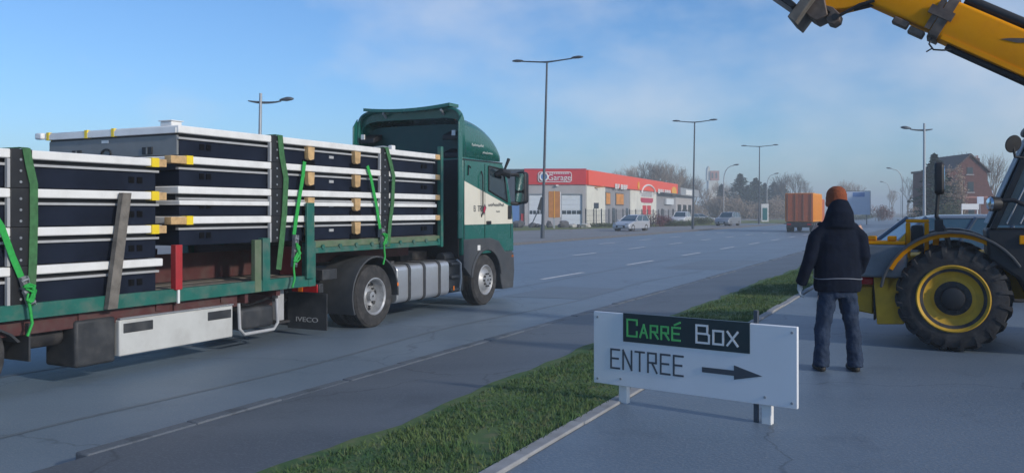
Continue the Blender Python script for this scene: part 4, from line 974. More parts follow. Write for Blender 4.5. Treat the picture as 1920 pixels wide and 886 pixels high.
# ================================================================== CARS
def car(label, loc, rz, paint, L=4.2, W_=1.76, H=1.47, kind='hatch', group=None, name='parked_car'):
    T = thing(name, label, 'car', loc, rz, group); h = L/2; w2 = W_/2; bz = .62*H
    rear = -h+.06
    if kind == 'hatch':   low = [(-h+.10,.22),(-h,.42),(-h+.02,.72),(-h+.10,bz),(.18*L,bz+.01),(.30*L,bz-.07),(.43*L,bz-.22),(h-.03,.56),(h,.42),(h-.10,.20)]; gb, gt = (-h+.12,.20*L), (-h+.42,-.02*L)
    else:                 low = [(-h+.10,.25),(-h,.45),(-h+.02,.80),(-h+.08,bz+.02),(.20*L,bz+.03),(.32*L,bz-.03),(.44*L,bz-.14),(h-.02,.62),(h,.45),(h-.10,.22)]; gb, gt = (-h+.08,.22*L), (-h+.25,.06*L)
    b = B(); rings = []
    for y, k in ((-w2,.97),(-w2+.14,1.0),(w2-.14,1.0),(w2,.97)): rings.append([(x*k, y, z) for x, z in low])
    b.loft(rings); body = b.build('body', paint, T, normals=True, bevel=.07, seg=3)
    wb, wt = w2-.05, w2-.22
    q = [(gb[0],-wb,bz-.02),(gb[1],-wb,bz-.02),(gb[1],wb,bz-.02),(gb[0],wb,bz-.02)]; t = [(gt[0],-wt,H-.05),(gt[1],-wt,H-.05),(gt[1],wt,H-.05),(gt[0],wt,H-.05)]
    b = B(); b.add(q+t, [(0,1,5,4),(1,2,6,5),(2,3,7,6),(3,0,4,7),(4,5,6,7)]); b.build('windows', 'glass_blue', T, normals=True)
    b = B(); rings = []
    for x, zz in ((gt[0]-.05,-.05),(gt[0]+.2,.0),((gt[0]+gt[1])/2,.02),(gt[1]-.25,.005),(gt[1]+.05,-.06)):
        rings.append([(x,-wt-.02,H-.07+zz),(x,-wt+.10,H-.02+zz),(x,0,H+zz),(x,wt-.10,H-.02+zz),(x,wt+.02,H-.07+zz),(x,0,H-.08+zz)])
    b.loft(rings); b.build('roof', paint, T, normals=True)
    for i in range(4): B().tube([q[i], t[i]], .045, 6).build('pillar', paint, T)
    for sy in (-1, 1):
        for f in ((.52,.42) if kind == 'hatch' else (.62,.60),) + (((.30,.30),) if kind != 'hatch' else ()): B().tube([(gb[0]+(gb[1]-gb[0])*f[0], sy*wb, bz-.02), (gt[0]+(gt[1]-gt[0])*f[1], sy*wt, H-.05)], .035, 6).build('pillar', paint, T)
    for sy in (-1, 1):
        for x in (-.30*L, .305*L):
            ww = link('wheel', None, T); ww.location = (x, sy*(w2-.09), .31)
            bb = B(); bb.lathe([(.19,-.09),(.29,-.095),(.315,-.06),(.315,.06),(.29,.095),(.19,.09)], (0,0,0), (0,sy,0), 24); bb.build('tyre', 'tyre', ww, normals=True)
            bb = B(); bb.lathe([(.20,.08),(.19,.095),(.17,.06),(.06,.075),(0,.08)], (0,0,0), (0,sy,0), 20); bb.build('rim', 'rim_steel', ww, normals=True)
            B().cyl((x,sy*(w2-.30),.33),(x,sy*(w2-.012),.33),.365,n=24).build('wheel_arch', 'jcb_black', T)
        B().box(h-.32, h-.06, *sorted((sy*(w2-.10), sy*(w2-.42))), .58, .70).build('headlight', 'chrome', T, bevel=.03)
        B().box(-h-.005, -h+.06, *sorted((sy*(w2-.06), sy*(w2-.30))), .70, .86).build('tail_light', 'red_lens', T, bevel=.02)
        B().box(.17*L, .17*L+.14, *sorted((sy*(w2+.0), sy*(w2+.16))), bz+.0, bz+.13).build('wing_mirror', paint, T, bevel=.03)
    B().box(h-.06, h+.012, -.46, .46, .30, .52).build('grille', 'jcb_black', T, bevel=.02)
    B().box(h+.013, h+.02, -.26, .26, .36, .46).build('number_plate', 'white_paint', T)
    return T
def aim(vx, vy): return math.atan2(vy, vx)
car('silver hatchback driving on the far pavement strip in front of the garage', W(1184, 78, .125), aim(-.62,-.80), 'silver', 4.0, 1.74, 1.46, name='car')
car('grey off-roader farther up the road left of the double-armed lamp', W(1365, 107, .125), aim(-.58,-.82), 'car_grey', 4.4, 1.85, 1.70, 'suv', name='car')
car('blue estate car parked behind the telehandler', Vector((7.95, 16.2, .25)), aim(-.98,.20), 'car_blue', 4.1, 1.8, 1.54, 'suv', name='parked_car')
car('white van-like car parked right of the garage canopy', W(1277, 112, .13), aim(-.4,-.9), 'car_white', 4.4, 1.8, 1.75, 'suv', 'cars parked beyond the garage')
car('pale low car parked at the right end of the garage, left of a lamp post', W(1318, 150, .13), aim(.95,-.2), 'silver', 4.2, 1.75, 1.42, 'hatch', 'cars parked beyond the garage')
# ---- orange container lorry on the road
CO = thing('container_lorry', 'lorry with an orange container driving away along the road', 'lorry', RP(80.5, -11.6), TH)
cr = B().box(0, 6.1, -1.22, 1.22, .95, 3.55).build('container', 'container_sunlit', CO, bevel=.03)
dr = B().box(-.03, -.002, -1.18, 1.18, 1.0, 3.5).build('rear_door', 'container_shaded', CO)
b = B()
for y in (-1.0,-.35,.35,1.0): b.cyl((-.05,y,1.05),(-.05,y,3.45),.025,n=8)
b.box(-.04,-.032,-.012,.012,1.0,3.5); b.build('locking_bar', 'rust_steel', dr)
for sy in (-1, 1):
    b = B()
    for k in range(20): b.box(.15+.3*k, .30+.3*k, *sorted((sy*1.222, sy*1.255)), 1.1, 3.4)
    b.build('corrugation', 'container_sunlit', CO, bevel=.01)
B().box(-.05, 8.2, -1.1, 1.1, .62, .94).build('chassis', 'chassis', CO)
B().box(6.4, 8.4, -1.2, 1.2, .7, 3.1).build('cab', 'container_shaded', CO, bevel=.12)
B().box(-.06, -.02, -1.1, 1.1, .45, .62).build('rear_bumper', 'jcb_black', CO)
for sy in (-1, 1):
    B().box(-.075, -.055, *sorted((sy*1.05, sy*.7)), .66, .80).build('rear_light', 'red_lens', CO)
    for x in (1.0, 2.3, 7.2): wheel(CO, x, sy*1.0, .48, .4, sy, deep=False, n=20)

# ================================================================== GARAGE AND NEIGHBOURS
GB = Vector((9.49, 110, .12)); ef = Vector((1, -.0, 0)); er = Vector((.367, .930, 0))
def faceX(O, ex):
    y = Vector((0,0,1)).cross(ex); return Matrix(((ex.x,y.x,0,O.x),(ex.y,y.y,0,O.y),(0,0,1,O.z),(0,0,0,1)))
GA = thing('garage_building', 'long low garage with red fascia, white wall panels and two workshop doors across the road', 'garage', GB)
O0 = Vector((0,0,0)); XF = faceX(Vector((-7.87,0,0)), ef); XR = faceX(O0, er)
Lr = 61.6
# footprint shell: grey front wall, cream right wall with two recessed bays
foot = [(-7.87,0),(0,0),(er.x*Lr,er.y*Lr),(er.x*Lr-14,er.y*Lr+6),(-7.87,30)]
B().prism([(x*.995-.02, y*.995+.06) for x, y in foot], 0, 7.0, 'z').build('core', 'wall_grey', GA, normals=True)
b = B(); fw = b
for u0, u1, z0, z1 in ((0,.55,0,5.2),(2.55,4.72,0,5.2),(7.42,7.87,0,5.2),(.55,2.55,4.0,5.2),(4.72,7.42,4.0,5.2)): b.box(u0, u1, -.25, .1, z0, z1, XF)
b.build('front_wall', 'wall_grey', GA)
for u0, u1 in ((.57,2.53),(4.74,7.40)):
    d = B().box(u0, u1, -.04, .06, .02, 3.98, XF).build('workshop_door', 'door_white', GA)
    for k in range(6): 
        if k != 2: B().box(u0+.04, u1-.04, -.075, -.042, .06+.65*k, .06+.65*k+.62, XF).build('panel', 'door_white', d, bevel=.015)
    n_ = 4
    for k in range(n_):
        wd = (u1-u0-.1)/n_; B().box(u0+.08+wd*k, u0+wd*(k+1)-.02, -.07, -.042, 1.45, 1.90, XF).build('pane', 'glass', d)
    b = B(); b.box(u0-.05, u1+.05, -.27, -.252, 3.99, 4.10, XF); b.box(u0-.06,u0+.0,-.27,-.252,0,4.0,XF); b.box(u1,u1+.06,-.27,-.252,0,4.0,XF); b.build('frame', 'hall_metal', d)
B().box(-.05, 7.92, -.42, .2, 5.22, 7.16, XF).build('fascia', 'fascia_red', GA, bevel=.03)
B().box(.0, Lr, -.42, .2, 5.20, 7.14, XR).build('fascia', 'fascia_sunlit', GA, bevel=.03)
B().box(-.06, 7.95, -.46, -.3, 7.165, 7.28, XF).build('coping', 'emblem_red', GA)
# side wall panels
for a0, a1 in ((.01,9.0),(23.6,42.8)): B().box(a0,a1,-.15,.1,0,5.19,XR).build('side_wall', 'wall_cream', GA)
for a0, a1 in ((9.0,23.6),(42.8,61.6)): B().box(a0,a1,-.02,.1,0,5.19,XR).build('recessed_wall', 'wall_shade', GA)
for a0, a1 in ((9.4,11.9),(15.0,19.6)):
    wi = B().box(a0, a1, -.12, -.02, 2.7, 4.5, XR).build('window', 'lamp_grey', GA); B().box(a0+.15, a1-.15, -.14, -.122, 2.82, 4.38, XR).build('poster', 'poster_orange', wi)
B().box(44, 61, -1.2, -.02, 5.0, 5.18, XR).build('canopy', 'lamp_grey', GA)
for a in (13.2, 21.2, 47.5, 58): B().box(a, a+1.3, -.08, -.02, .02, 2.3, XR).build('door', 'glass', GA)
B().box(50, 57, -.5, -.1, 3.1, 4.2, XR).build('awning', 'door_white', GA)
# sign on the front fascia
XS = XF @ Matrix.Translation((3.9, -.44, 6.2))
def ringpoly(b, poly, th, y, X):
    b.tube([X @ Vector((p[0], y, p[1])) for p in poly+[poly[0], poly[1]]], th, 6)
sg = B().prism(rrect(-2.15, 2.1, -.62, .62, .28), -.05, .01, 'y', XS).build('sign_panel', 'emblem_red', GA, normals=True)
b = B(); ringpoly(b, rrect(-2.15, 2.1, -.62, .62, .28), .05, -.05, XS); b.build('sign_border', 'white_frame', sg)
me = fontmesh('Garage', 1.05, .02, 1.0); me.materials.append(M['white_frame']); o = link('lettering', me, sg); o.matrix_local = XS @ Matrix.Translation((.55,-.09,-.10))
b = B()
for k in range(9): b.box(-.75+.29*k, -.75+.29*k+.2, -.075, -.045, .40, .53, XS)
b.build('small_lettering', 'white_frame', sg)
b = B(); b.tube([XS @ Vector((-1.45+.50*math.cos(R(a)), -.09, .02+.50*math.sin(R(a)))) for a in range(0, 380, 20)], .11, 6); b.build('emblem', 'white_frame', sg)
B().cyl(XS@Vector((-1.45,-.05,.02)), XS@Vector((-1.45,-.085,.02)), .40, n=24).build('emblem', 'poster_blue', sg)
B().box(4.0, 4.35, -.6, -.26, 5.02, 5.2, XF).build('floodlight', 'white_paint', GA)
B().tube([XR@Vector((3.6,-.2,4.95)), XR@Vector((5.0,-1.2,5.12))], .08, 6).build('floodlight', 'banner_brown', GA)
# white words and logos on the side fascia (unreadable at this distance: letter-shaped bars)
def blur_word(parent, a0, a1, z0, z1, n_, m, y=-.46):
    b = B(); rr_ = random.Random(int(a0*10)); wd = (a1-a0)/n_
    for k in range(n_):
        x0 = a0+wd*k; x1 = x0+wd*.74; s_ = wd*.22
        b.box(x0, x0+s_, y, y+.06, z0, z1, XR)
        if rr_.random() < .7: b.box(x1-s_, x1, y, y+.06, z0, z1, XR)
        b.box(x0+s_, x1-s_, y+.004, y+.06, z1-.16, z1-.004, XR); b.box(x0+s_, x1-s_, y+.004, y+.06, (z0+z1)/2-.07, (z0+z1)/2+.07, XR)
        if rr_.random() < .5: b.box(x0+s_, x1-s_, y+.004, y+.06, z0+.004, z0+.15, XR)
    b.build('lettering', m, parent, smooth=0)
blur_word(GA, 13.0, 21.0, 5.05, 5.75, 5, 'white_frame', -.56); blur_word(GA, 42.5, 54, 4.95, 5.75, 6, 'white_frame', -.56)
B().prism([(57.4+2.4*math.cos(R(a)), 5.65+.88*math.sin(R(a))) for a in range(0,360,15)], -.52, -.43, 'y', XR).build('emblem', 'shell_yellow', GA, normals=True)
b = B(); b.tube([XR@Vector((35.2+5.2*math.cos(R(a)), -.5, 4.75+1.45*math.sin(R(a)))) for a in range(0, 190, 12)], .14, 6); b.build('emblem', 'white_frame', GA)
B().box(30.5, 39.8, -.2, -.151, 4.25, 5.18, XR).build('emblem', 'door_white', GA); blur_word(GA, 31, 39.3, 4.3, 5.1, 5, 'wall_grey', -.26)
B().prism([(30.6,3.55),(31.4,3.25),(39,3.25),(39.8,3.55),(39.8,4.05),(30.6,4.05)], -.22, -.151, 'y', XR).build('emblem', 'emblem_red', GA, normals=True)
for a0 in (32, 35.4): B().box(a0, a0+2.7, -.20, -.151, 1.3, 2.8, XR).build('poster', 'fascia_red', GA)
B().prism([(27.2,5.7),(27.8,5.2),(28.4,5.7),(28.1,6.5),(27.6,6.5)], -.52, -.43, 'y', XR).build('emblem', 'shell_yellow', GA, normals=True)
# neighbours: dark block on the left, grey canopy hall on the right
DB = thing('dark_building', 'dark slate blue metal-clad block behind the cab mirror, left of the garage', 'building', (1.3, 110.1, .12))
B().box(-9, .28, 0, 9, 0, 7.05).build('wall', 'wall_dark', DB); B().box(-9.1, .29, -.12, 9, 7.06, 7.25).build('coping', 'lamp_grey', DB)
for k in range(16): B().box(-8.9+.57*k, -8.9+.57*k+.5, -.05, -.002, 1.6, 7.0).build('cladding_panel', 'wall_dark', DB)
B().box(-1.5, -.35, -.09, -.002, .0, 2.6).build('door', 'poster_blue', DB); B().box(-.12, .26, -.14, -.052, .0, 1.5).build('post_guard', 'fascia_red', DB)
GC = thing('grey_hall', 'plain grey flat-roofed hall adjoining the right end of the red garage', 'building', GB+er*Lr)
B().box(.3, 22, .2, 12, 0, 6.4, XR).build('wall', 'wall_grey', GC); B().box(.3, 22.2, -.9, 12, 5.0, 6.45, faceX(Vector((0,0,.03)), er)).build('canopy', 'hall_metal', GC)
B().box(6, 13, -.98, -.902, 5.2, 6.2, XR).build('sign_panel', 'white_frame', GC)
for a in (3, 9, 15): B().box(a, a+3.5, .1, .198, .05, 3.2, XR).build('door', 'glass', GC)

# fence in front of the garage flank
p0, p1 = W(1098, 97, .12), W(1296, 138, .12); fe = thing('wire_fence', 'thin dark wire mesh fence on posts in front of the garage flank', 'fence', p0, math.atan2((p1-p0).y, (p1-p0).x)); FL = (p1-p0).length
po = None
for k in range(19):
    if po is None: b = B(); b.box(-.05,.05,-.05,.05,0,2.1); po = b.build('post', 'lamp_grey', fe)
    else: o = po.copy(); COL.objects.link(o); o.location = (FL*k/18, 0, 0)
b = B()
for k in range(int(FL/.35)): b.box(.35*k, .35*k+.018, -.01, .01, .05, 1.95)
for z in (.1,.7,1.3,1.9): b.box(0, FL, -.014, .014, z, z+.03)
b.build('mesh_wire', 'lamp_grey', fe)

# ---- things on the far verge
lz = thing('advertising_panel', 'tall orange-brown two-sided advertising panel on a post before the garage doors', 'sign', W(1039, 88, .12), R(8))
lz_b = B().prism(rrect(-.60, -.02, 1.15, 3.85, .12), -.12, .05).build('panel_face', 'banner_brown', lz, normals=True, bevel=.02); B().prism(rrect(.02, .60, 1.15, 3.85, .12), -.12, .05).build('panel_face', 'banner_brown', lz, normals=True, bevel=.02)
B().box(-.03, .03, -.16, .08, 1.1, 3.9).build('centre_strip', 'shell_yellow', lz); B().box(.61,.70,-.10,.06,1.2,3.8).build('edge_strip', 'door_white', lz)
B().box(-.08, .08, -.05, .05, 0, 1.14).build('post', 'galvanised', lz)
lp = thing('leaning_sign', 'dark panel on a thin leaning pole left of the orange advertising panel', 'sign', W(994, 92, .12))
B().tube([(0,0,0),(1.05,0,2.3)], .06, 8).build('pole', 'lamp_grey', lp); B().prism([(.75,2.0),(1.25,1.85),(1.55,3.3),(1.15,3.35)], -.10, .02).build('panel', 'jcb_black', lp, normals=True, bevel=.02)
def rock(label, px, Z, sx, sy, sz, m, group):
    b = B(); rr_ = random.Random(px); V = []
    for i in range(9):
        for j in range(12):
            th = math.pi*i/8; ph = 2*math.pi*j/12; r_ = .8+.45*mnoise.noise(Vector((math.sin(th)*math.cos(ph)*1.3+px, math.sin(th)*math.sin(ph)*1.3, math.cos(th)*1.3)))
            V.append((sx*r_*math.sin(th)*math.cos(ph), sy*r_*math.sin(th)*math.sin(ph), sz*(.7+r_*math.cos(th))))
    b.loft([V[i*12:(i+1)*12] for i in range(9)], cap=False); o = b.build('boulder', m, None, normals=True, smooth=30); o.location = W(px, Z, .10); return tag(o, label, 'boulder', group)
rock('broad dark boulder under the right-hand workshop door', 1058, 93, .85, .5, .48, 'rock_dark', 'boulders along the garage verge')
rock('dark upright boulder just left of the advertising panel post', 1030, 93, .42, .4, .50, 'rock_dark', 'boulders along the garage verge')
rock('dark boulder half hidden by the foot of the leaning pole', 998, 94, .55, .4, .36, 'rock_dark', 'boulders along the garage verge')
rock('grey rounded boulder farthest left, next to the lorry cab', 972, 93, .9, .5, .55, 'rock_dark', 'boulders along the garage verge')
rock('small dark boulder below the first workshop door', 1009, 94, .38, .4, .30, 'rock_dark', 'boulders along the garage verge')
rock('low beige boulder right of the broad dark boulder', 1073, 93, .55, .4, .34, 'rock_pale', 'boulders along the garage verge')
rock('whitish pointed boulder at the corner of the garage', 1098, 93, .65, .4, .36, 'rock_pale', 'boulders along the garage verge')
rock('small grey boulder between the beige and whitish boulders', 1085, 93, .3, .3, .28, 'rock_dark', 'boulders along the garage verge')
to = thing('totem_sign', 'white-framed upright totem sign with dark teal centre, far up the road', 'sign', W(1434, 150, .10), R(-8))
B().box(-.62, .62, -.15, .15, 0, 3.15).build('frame', 'white_paint', to, bevel=.03); B().box(-.40, .40, -.18, -.152, .3, 2.45).build('centre_panel', 'totem_green', to)
bb_ = thing('billboard', 'pale blue and white billboard on posts behind the person, against the sky', 'billboard', W(1609, 122, 0), R(-14))
pa = B().box(-1.62, 1.62, -.08, .08, 1.45, 4.78).build('panel', 'lorry_blue', bb_, bevel=.02); B().box(-.72, .86, -.10, -.082, 4.0, 4.62).build('dark_band', 'poster_blue', pa); B().box(-.70, 1.4, -.092, -.0825, 3.1, 3.95).build('pale_band', 'lorry_blue', pa)
b = B(); 
for x in (-1.63, 1.6): b.box(x, x+.05, -.10, .1, 1.42, 4.82)
b.box(-1.63,1.65,-.10,.1,4.785,4.84); b.build('frame', 'lamp_grey', pa)
for x in (-1.2, 1.1): B().box(x, x+.12, .085, .2, 0, 4.6).build('post', 'lamp_grey', bb_)
nb_ = thing('notice_board', 'white notice board on two posts in front of the brick house', 'sign', W(1819, 74, .1))
B().box(-.75, .75, -.04, .02, 1.95, 2.45).build('board', 'white_paint', nb_)
for x in (-.72, .62): B().box(x, x+.09, .022, .09, .1, 2.4).build('post', 'white_paint', nb_)
ps = thing('road_sign', 'small square pale road sign on a post before the brick house', 'sign', W(1838, 76, .1))
B().box(-.30, .30, -.03, .0, 2.45, 3.1).build('plate', 'lorry_blue', ps, bevel=.01); B().cyl((0,.04,0),(0,.04,3.0),.035,n=8).build('post', 'galvanised', ps)
gp = thing('square_sign', 'small dark square sign on a post at the garage corner', 'sign', W(1118, 96, .12))
B().box(-.28,.28,-.03,0,2.1,2.75).build('plate', 'lamp_grey', gp); B().cyl((0,.04,0),(0,.04,2.7),.04,n=8).build('post', 'lamp_grey', gp)

# ---- street lamps
def lamp_double(label, px, Z, h, lean=.0, arm=2.1, z0=.12):
    T = thing('street_lamp', label, 'street lamp', W(px, Z, z0), 0, 'double-armed street lamps'); T.rotation_euler = (0, lean, 0)
    B().tube([(0,0,0),(0,0,1.2),(0,0,h)], [.12,.10,.065], 12).build('pole', 'lamp_grey', T); B().cyl((0,0,0),(0,0,.9),.135,n=12).build('base', 'lamp_grey', T)
    for sg in (-1, 1):
        d = Vector((RX, RY, 0))*sg; am = B().tube([Vector((0,0,h)), d*.5+Vector((0,0,h+.03)), d*(arm-.55)+Vector((0,0,h+.14))], [.065,.05,.045], 8).build('arm', 'lamp_grey', T)
        a = d*(arm-.6)+Vector((0,0,h+.14)); b = B(); rings = []
        sd_ = Vector((-d.y, d.x, 0))
        for f, wv, hv in ((0,.07,.06),(.15,.15,.10),(.45,.19,.12),(.65,.17,.09),(.78,.08,.05)):
            c = a+d*f+Vector((0,0,.02+.04*f)); rings.append([c+sd_*wv*math.cos(2*math.pi*k/12)+Vector((0,0,hv*math.sin(2*math.pi*k/12)*(1 if math.sin(2*math.pi*k/12) > 0 else .55))) for k in range(12)])
        b.loft(rings); b.build('lamp_head', 'lamp_grey', T, normals=True, smooth=60)
    return T
lamp_double('tall street lamp with two level arms right of the lorry cab, nearest of its row', 1017, 56, 11.55, R(1.5), 2.35)
lamp_double('two-armed street lamp at the right end of the garage, second of its row', 1299, 86, 10.75, R(1.0))
lamp_double('street lamp with two arms left of the orange container lorry, farthest of its row', 1423, 124, 11.2, R(.5), 2.45)
def lamp_cross(label, px, Z, h, side, arm, lean=0, z0=.15):
    T = thing('street_lamp', label, 'street lamp', W(px, Z, z0), 0, 'street lamps with a crossing arm'); T.rotation_euler = (0, lean, 0)
    B().tube([(0,0,0),(0,0,h)], [.13,.085], 12).build('pole', 'galvanised', T)
    pts = [Vector((x*side, .09, h-.55+.14*((x-.2)/1.2)**2+(.10 if x > 1 else 0)*(x-1))) for x in [-arm*.45+arm*1.15*i/12 for i in range(13)]]
    B().tube(pts, [.03,.05,.06,.07,.075,.075,.075,.07,.065,.06,.055,.05,.045], 8).build('arm', 'lamp_grey', T)
    b = B(); a = pts[-1]; rings = []
    for f, wv, hv in ((-.1,.05,.05),(.08,.14,.11),(.35,.20,.16),(.60,.17,.12),(.74,.06,.05)):
        c = a+Vector((side*f, 0, .06+.10*f)); rings.append([c+Vector((0, wv*math.cos(2*math.pi*k/12), hv*math.sin(2*math.pi*k/12)*(1 if math.sin(2*math.pi*k/12) > 0 else .7))) for k in range(12)])
    b.loft(rings); b.build('lamp_head', 'lamp_grey', T, normals=True, smooth=60); return T
lamp_cross('street lamp with a curved crossing arm, standing behind the load on the left', 484, 51.5, 8.85, 1, 1.75, R(1.0))
lamp_cross('street lamp with a curved crossing arm, standing right of the person', 1733, 69, 8.85, -1, 1.6)
def lamp_curved(label, px, Z, h, side, reach=1.8, z0=.1):
    T = thing('street_lamp', label, 'street lamp', W(px, Z, z0), 0, 'distant lamps with one curved arm')
    pts = [Vector((0,0,0)), Vector((0,0,h*.72))]+[Vector((side*reach*(1-math.cos(R(a)))*.62, 0, h*.72+h*.24*math.sin(R(a)))) for a in (20,40,60,80)]+[Vector((side*reach, 0, h*.985))]
    B().tube(pts, [.09,.075,.07,.065,.06,.055,.05], 8).build('pole', 'galvanised', T)
    b = B(); c = pts[-1]; rings = []
    for f, wv in ((-.25,.05),(0,.14),(.35,.17),(.6,.06)): rings.append([c+Vector((side*f, wv*math.cos(2*math.pi*k/10), .03+.1*f+wv*.7*math.sin(2*math.pi*k/10))) for k in range(10)])
    b.loft(rings); b.build('lamp_head', 'lamp_grey', T, normals=True, smooth=60); return T
lamp_curved('lamp with one arm curving right, directly above the grey off-roader', 1357, 128, 8.9, 1, 1.7)
lamp_curved('lamp with one arm curving right, beside the totem sign', 1438, 157, 8.9, 1, 1.6)
lamp_curved('lamp with one arm curving left, right of the billboard and left of the crossing-arm lamp', 1692, 138, 8.9, -1, 2.0)
lamp_curved('fainter lamp with one arm curving left, in front of the hazy bare trees', 1668, 200, 8.9, -1, 1.7)
lamp_curved('faintest small lamp low beside the pale round bare tree', 1689, 235, 7.4, -1, 1.6)

# ================================================================== TREES
def bare_meshes(seed, h, spread=.42, up=.35, depth=6, ks=(2,3,3,3,3,2)):
    rr_ = random.Random(seed); bt, bc = B(), B()
    def seg(b, p, q, r0, r1, n):
        b.tube([p, q], [r0, r1], n, cap=False)
    def grow(p, d, ln, r, k):
        q = p+d*ln*.5+Vector((rr_.gauss(0,.05),rr_.gauss(0,.05),0))*ln; d2 = (q-p).normalized(); e = q+(d2+d*.6).normalized()*ln*.5
        b = bt if k <= 1 else bc; n = 6 if k <= 1 else 3
        seg(b, p, q, r, r*.86, n); seg(b, q, e, r*.86, r*.7, n)
        if k >= depth: return
        for i in range(ks[min(k, len(ks)-1)]):
            ax = Vector((rr_.gauss(0,1), rr_.gauss(0,1), rr_.gauss(0,.4))).normalized(); nd = (d+ax*spread*rr_.uniform(.7,1.5)+Vector((0,0,up*rr_.uniform(.2,1)))).normalized()
            st = p.lerp(e, rr_.uniform(.55,1.)) if i else e
            grow(st, nd, ln*rr_.uniform(.62,.86), max(.016, r*.60), k+1)
    grow(Vector((0,0,0)), Vector((0,0,1)), h*.24, h*.020, 0)
    zz = max(v[2] for v in bc.v); k_ = h/zz
    for b in (bt, bc): b.v = [(x*k_, y*k_, z*k_) for x, y, z in b.v]
    return bt, bc
def tree_proto(seed, h, tw, bk, **kw):
    T = thing('bare_tree', '', 'tree'); bt, bc = bare_meshes(seed, h, **kw); bt.build('trunk', bk, T); bc.build('crown', tw, T, smooth=0); return T
def conifer_proto(seed, h, rmax):
    rr_ = random.Random(seed); T = thing('conifer_tree', '', 'tree'); B().tube([(0,0,0),(0,0,h*.97)], [h*.018,.02], 8).build('trunk', 'bark', T); b = B(); nt_ = 26
    for k in range(nt_):
        z = h*(.06+.93*k/nt_); rad = rmax*((1-k/nt_)**.75)*rr_.uniform(.75,1.2)
        for j in range(15):
            a = rr_.uniform(0,6.283); rl = rad*rr_.uniform(.6,1.15)
            for m_ in range(9):
                f = (m_+.6)/9*rl; c = Vector((math.cos(a)*f, math.sin(a)*f, z-.18*f+.02*f*f+rr_.gauss(0,.06))); s_ = .20+.20*rr_.random(); n_ = Vector((rr_.gauss(0,.5),rr_.gauss(0,.5),1)).normalized(); u = n_.orthogonal().normalized(); u.rotate(Quaternion(n_, rr_.uniform(0,6))); v = n_.cross(u)
                b.add([c-u*s_-v*s_*.4, c+u*s_-v*s_*.5, c+u*s_*.3+v*s_-Vector((0,0,.08))], [(0,1,2)])
    b.build('crown', 'conifer', T, smooth=0); return T
def bush_mesh(b, rr_, wx, wy, h, n_, s_):
    lob = [(rr_.uniform(-.6,.6)*wx, rr_.uniform(-.6,.6)*wy, h*rr_.uniform(.25,.62), rr_.uniform(.3,.5)) for _ in range(9)]
    for i in range(n_):
        lx, ly, lz_, lr = rr_.choice(lob); d = Vector((rr_.gauss(0,1),rr_.gauss(0,1),rr_.gauss(0,1))).normalized()*(rr_.random()**.4)
        c = Vector((lx+d.x*wx*lr, ly+d.y*wy*lr, max(.05, lz_+d.z*h*.42))); u = Vector((rr_.gauss(0,1),rr_.gauss(0,1),rr_.gauss(0,1))).normalized()*s_*rr_.uniform(.5,1.4); v = u.orthogonal().normalized()*s_*.7
        b.add([c-u, c+u*.6+v, c+v*-.8], [(0,1,2)])
def bush(label, px, Z, wx, wy, h, m, n_=1500, s_=.14, name='bush', group=None, z0=.1):
    T = thing(name, label, 'bush', W(px, Z, z0), 0, group); rr_ = random.Random(px*7+int(Z)); b = B(); bush_mesh(b, rr_, wx, wy, h, n_, s_); b.build('foliage', m, T, smooth=0)
    b = B()
    for i in range(9): b.tube([(rr_.uniform(-.3,.3)*wx,rr_.uniform(-.3,.3)*wy,0),(rr_.uniform(-.7,.7)*wx,rr_.uniform(-.7,.7)*wy,h*rr_.uniform(.5,.9))], [.04,.015], 5, cap=False)
    b.build('stems', 'bark', T); return T
protos = [tree_proto(21, 13.5, 'twig', 'bark_pale', spread=.50, up=.42, ks=(4,3,3,3,3,2)), tree_proto(35, 13.5, 'twig', 'bark_pale', spread=.58, up=.36, ks=(4,3,3,3,3,2)), tree_proto(48, 13.5, 'twig', 'bark', spread=.65, up=.28, ks=(4,3,3,3,3,2))]
used_p = set()
def put_tree(i, px, Z, row, label, group, wid=1.):
    h = (HZ-row)/F*Z+HC-.1; k = h/13.5; p = protos[i]
    if i in used_p: T = copy_tree(p)
    else: T = p; used_p.add(i)
    T.location = W(px, Z, .1); T.rotation_euler = (0,0,px*.37); T.scale = (k*wid, k*wid, k); T['label'] = label; T['group'] = group; return T
g1 = 'bare trees rising behind the garage'
for i, (px, row, lab) in enumerate(((1150,322,'leftmost and lowest bare tree showing over the garage fascia'),(1170,314,'bare tree over the garage, second from the left above the white lettering'),(1192,306,'bare tree over the garage just left of the round logo'),(1212,300,'tall bare tree directly above the garage logo'),(1234,296,'tallest bare tree above the right part of the garage'),(1254,300,'bare tree above the yellow emblem of the garage'),(1274,312,'bare tree above the garage end, left of the second lamp post'),(1286,322,'lowest bare tree over the grey hall, touching the second lamp post'),(1160,318,'thin bare tree over the garage between the first two'),(1203,304,'slender bare tree squeezed in above the garage logo'),(1244,301,'slender bare tree right of the tallest one above the garage'))):
    put_tree(i % 3, px, 185+(i*13) % 31, row, lab, g1, .85)
g2 = 'distant bare trees left of the container lorry'
for i, (px, row, lab) in enumerate(((1297,328,'bare tree right behind the second double-armed lamp post'),(1322,330,'bare tree in front of the hazy tower'),(1345,338,'thin bare tree between the tower and the curved lamp'),(1368,345,'bare tree just right of the curved lamp above the off-roader'),(1448,332,'bare tree right of the totem sign and the third lamp post'),(1472,322,'tall bare tree left of the orange container'),(1494,320,'bare tree directly above the orange container'),(1512,334,'low bare tree above the right edge of the container'),(1582,336,'faint bare tree directly behind the orange beanie'),(1600,342,'faint bare tree behind the billboard'))):
    put_tree((i+1) % 3, px, 225+(i*17) % 40, row, lab, g2, .8)
g3 = 'bare trees near the brick house'
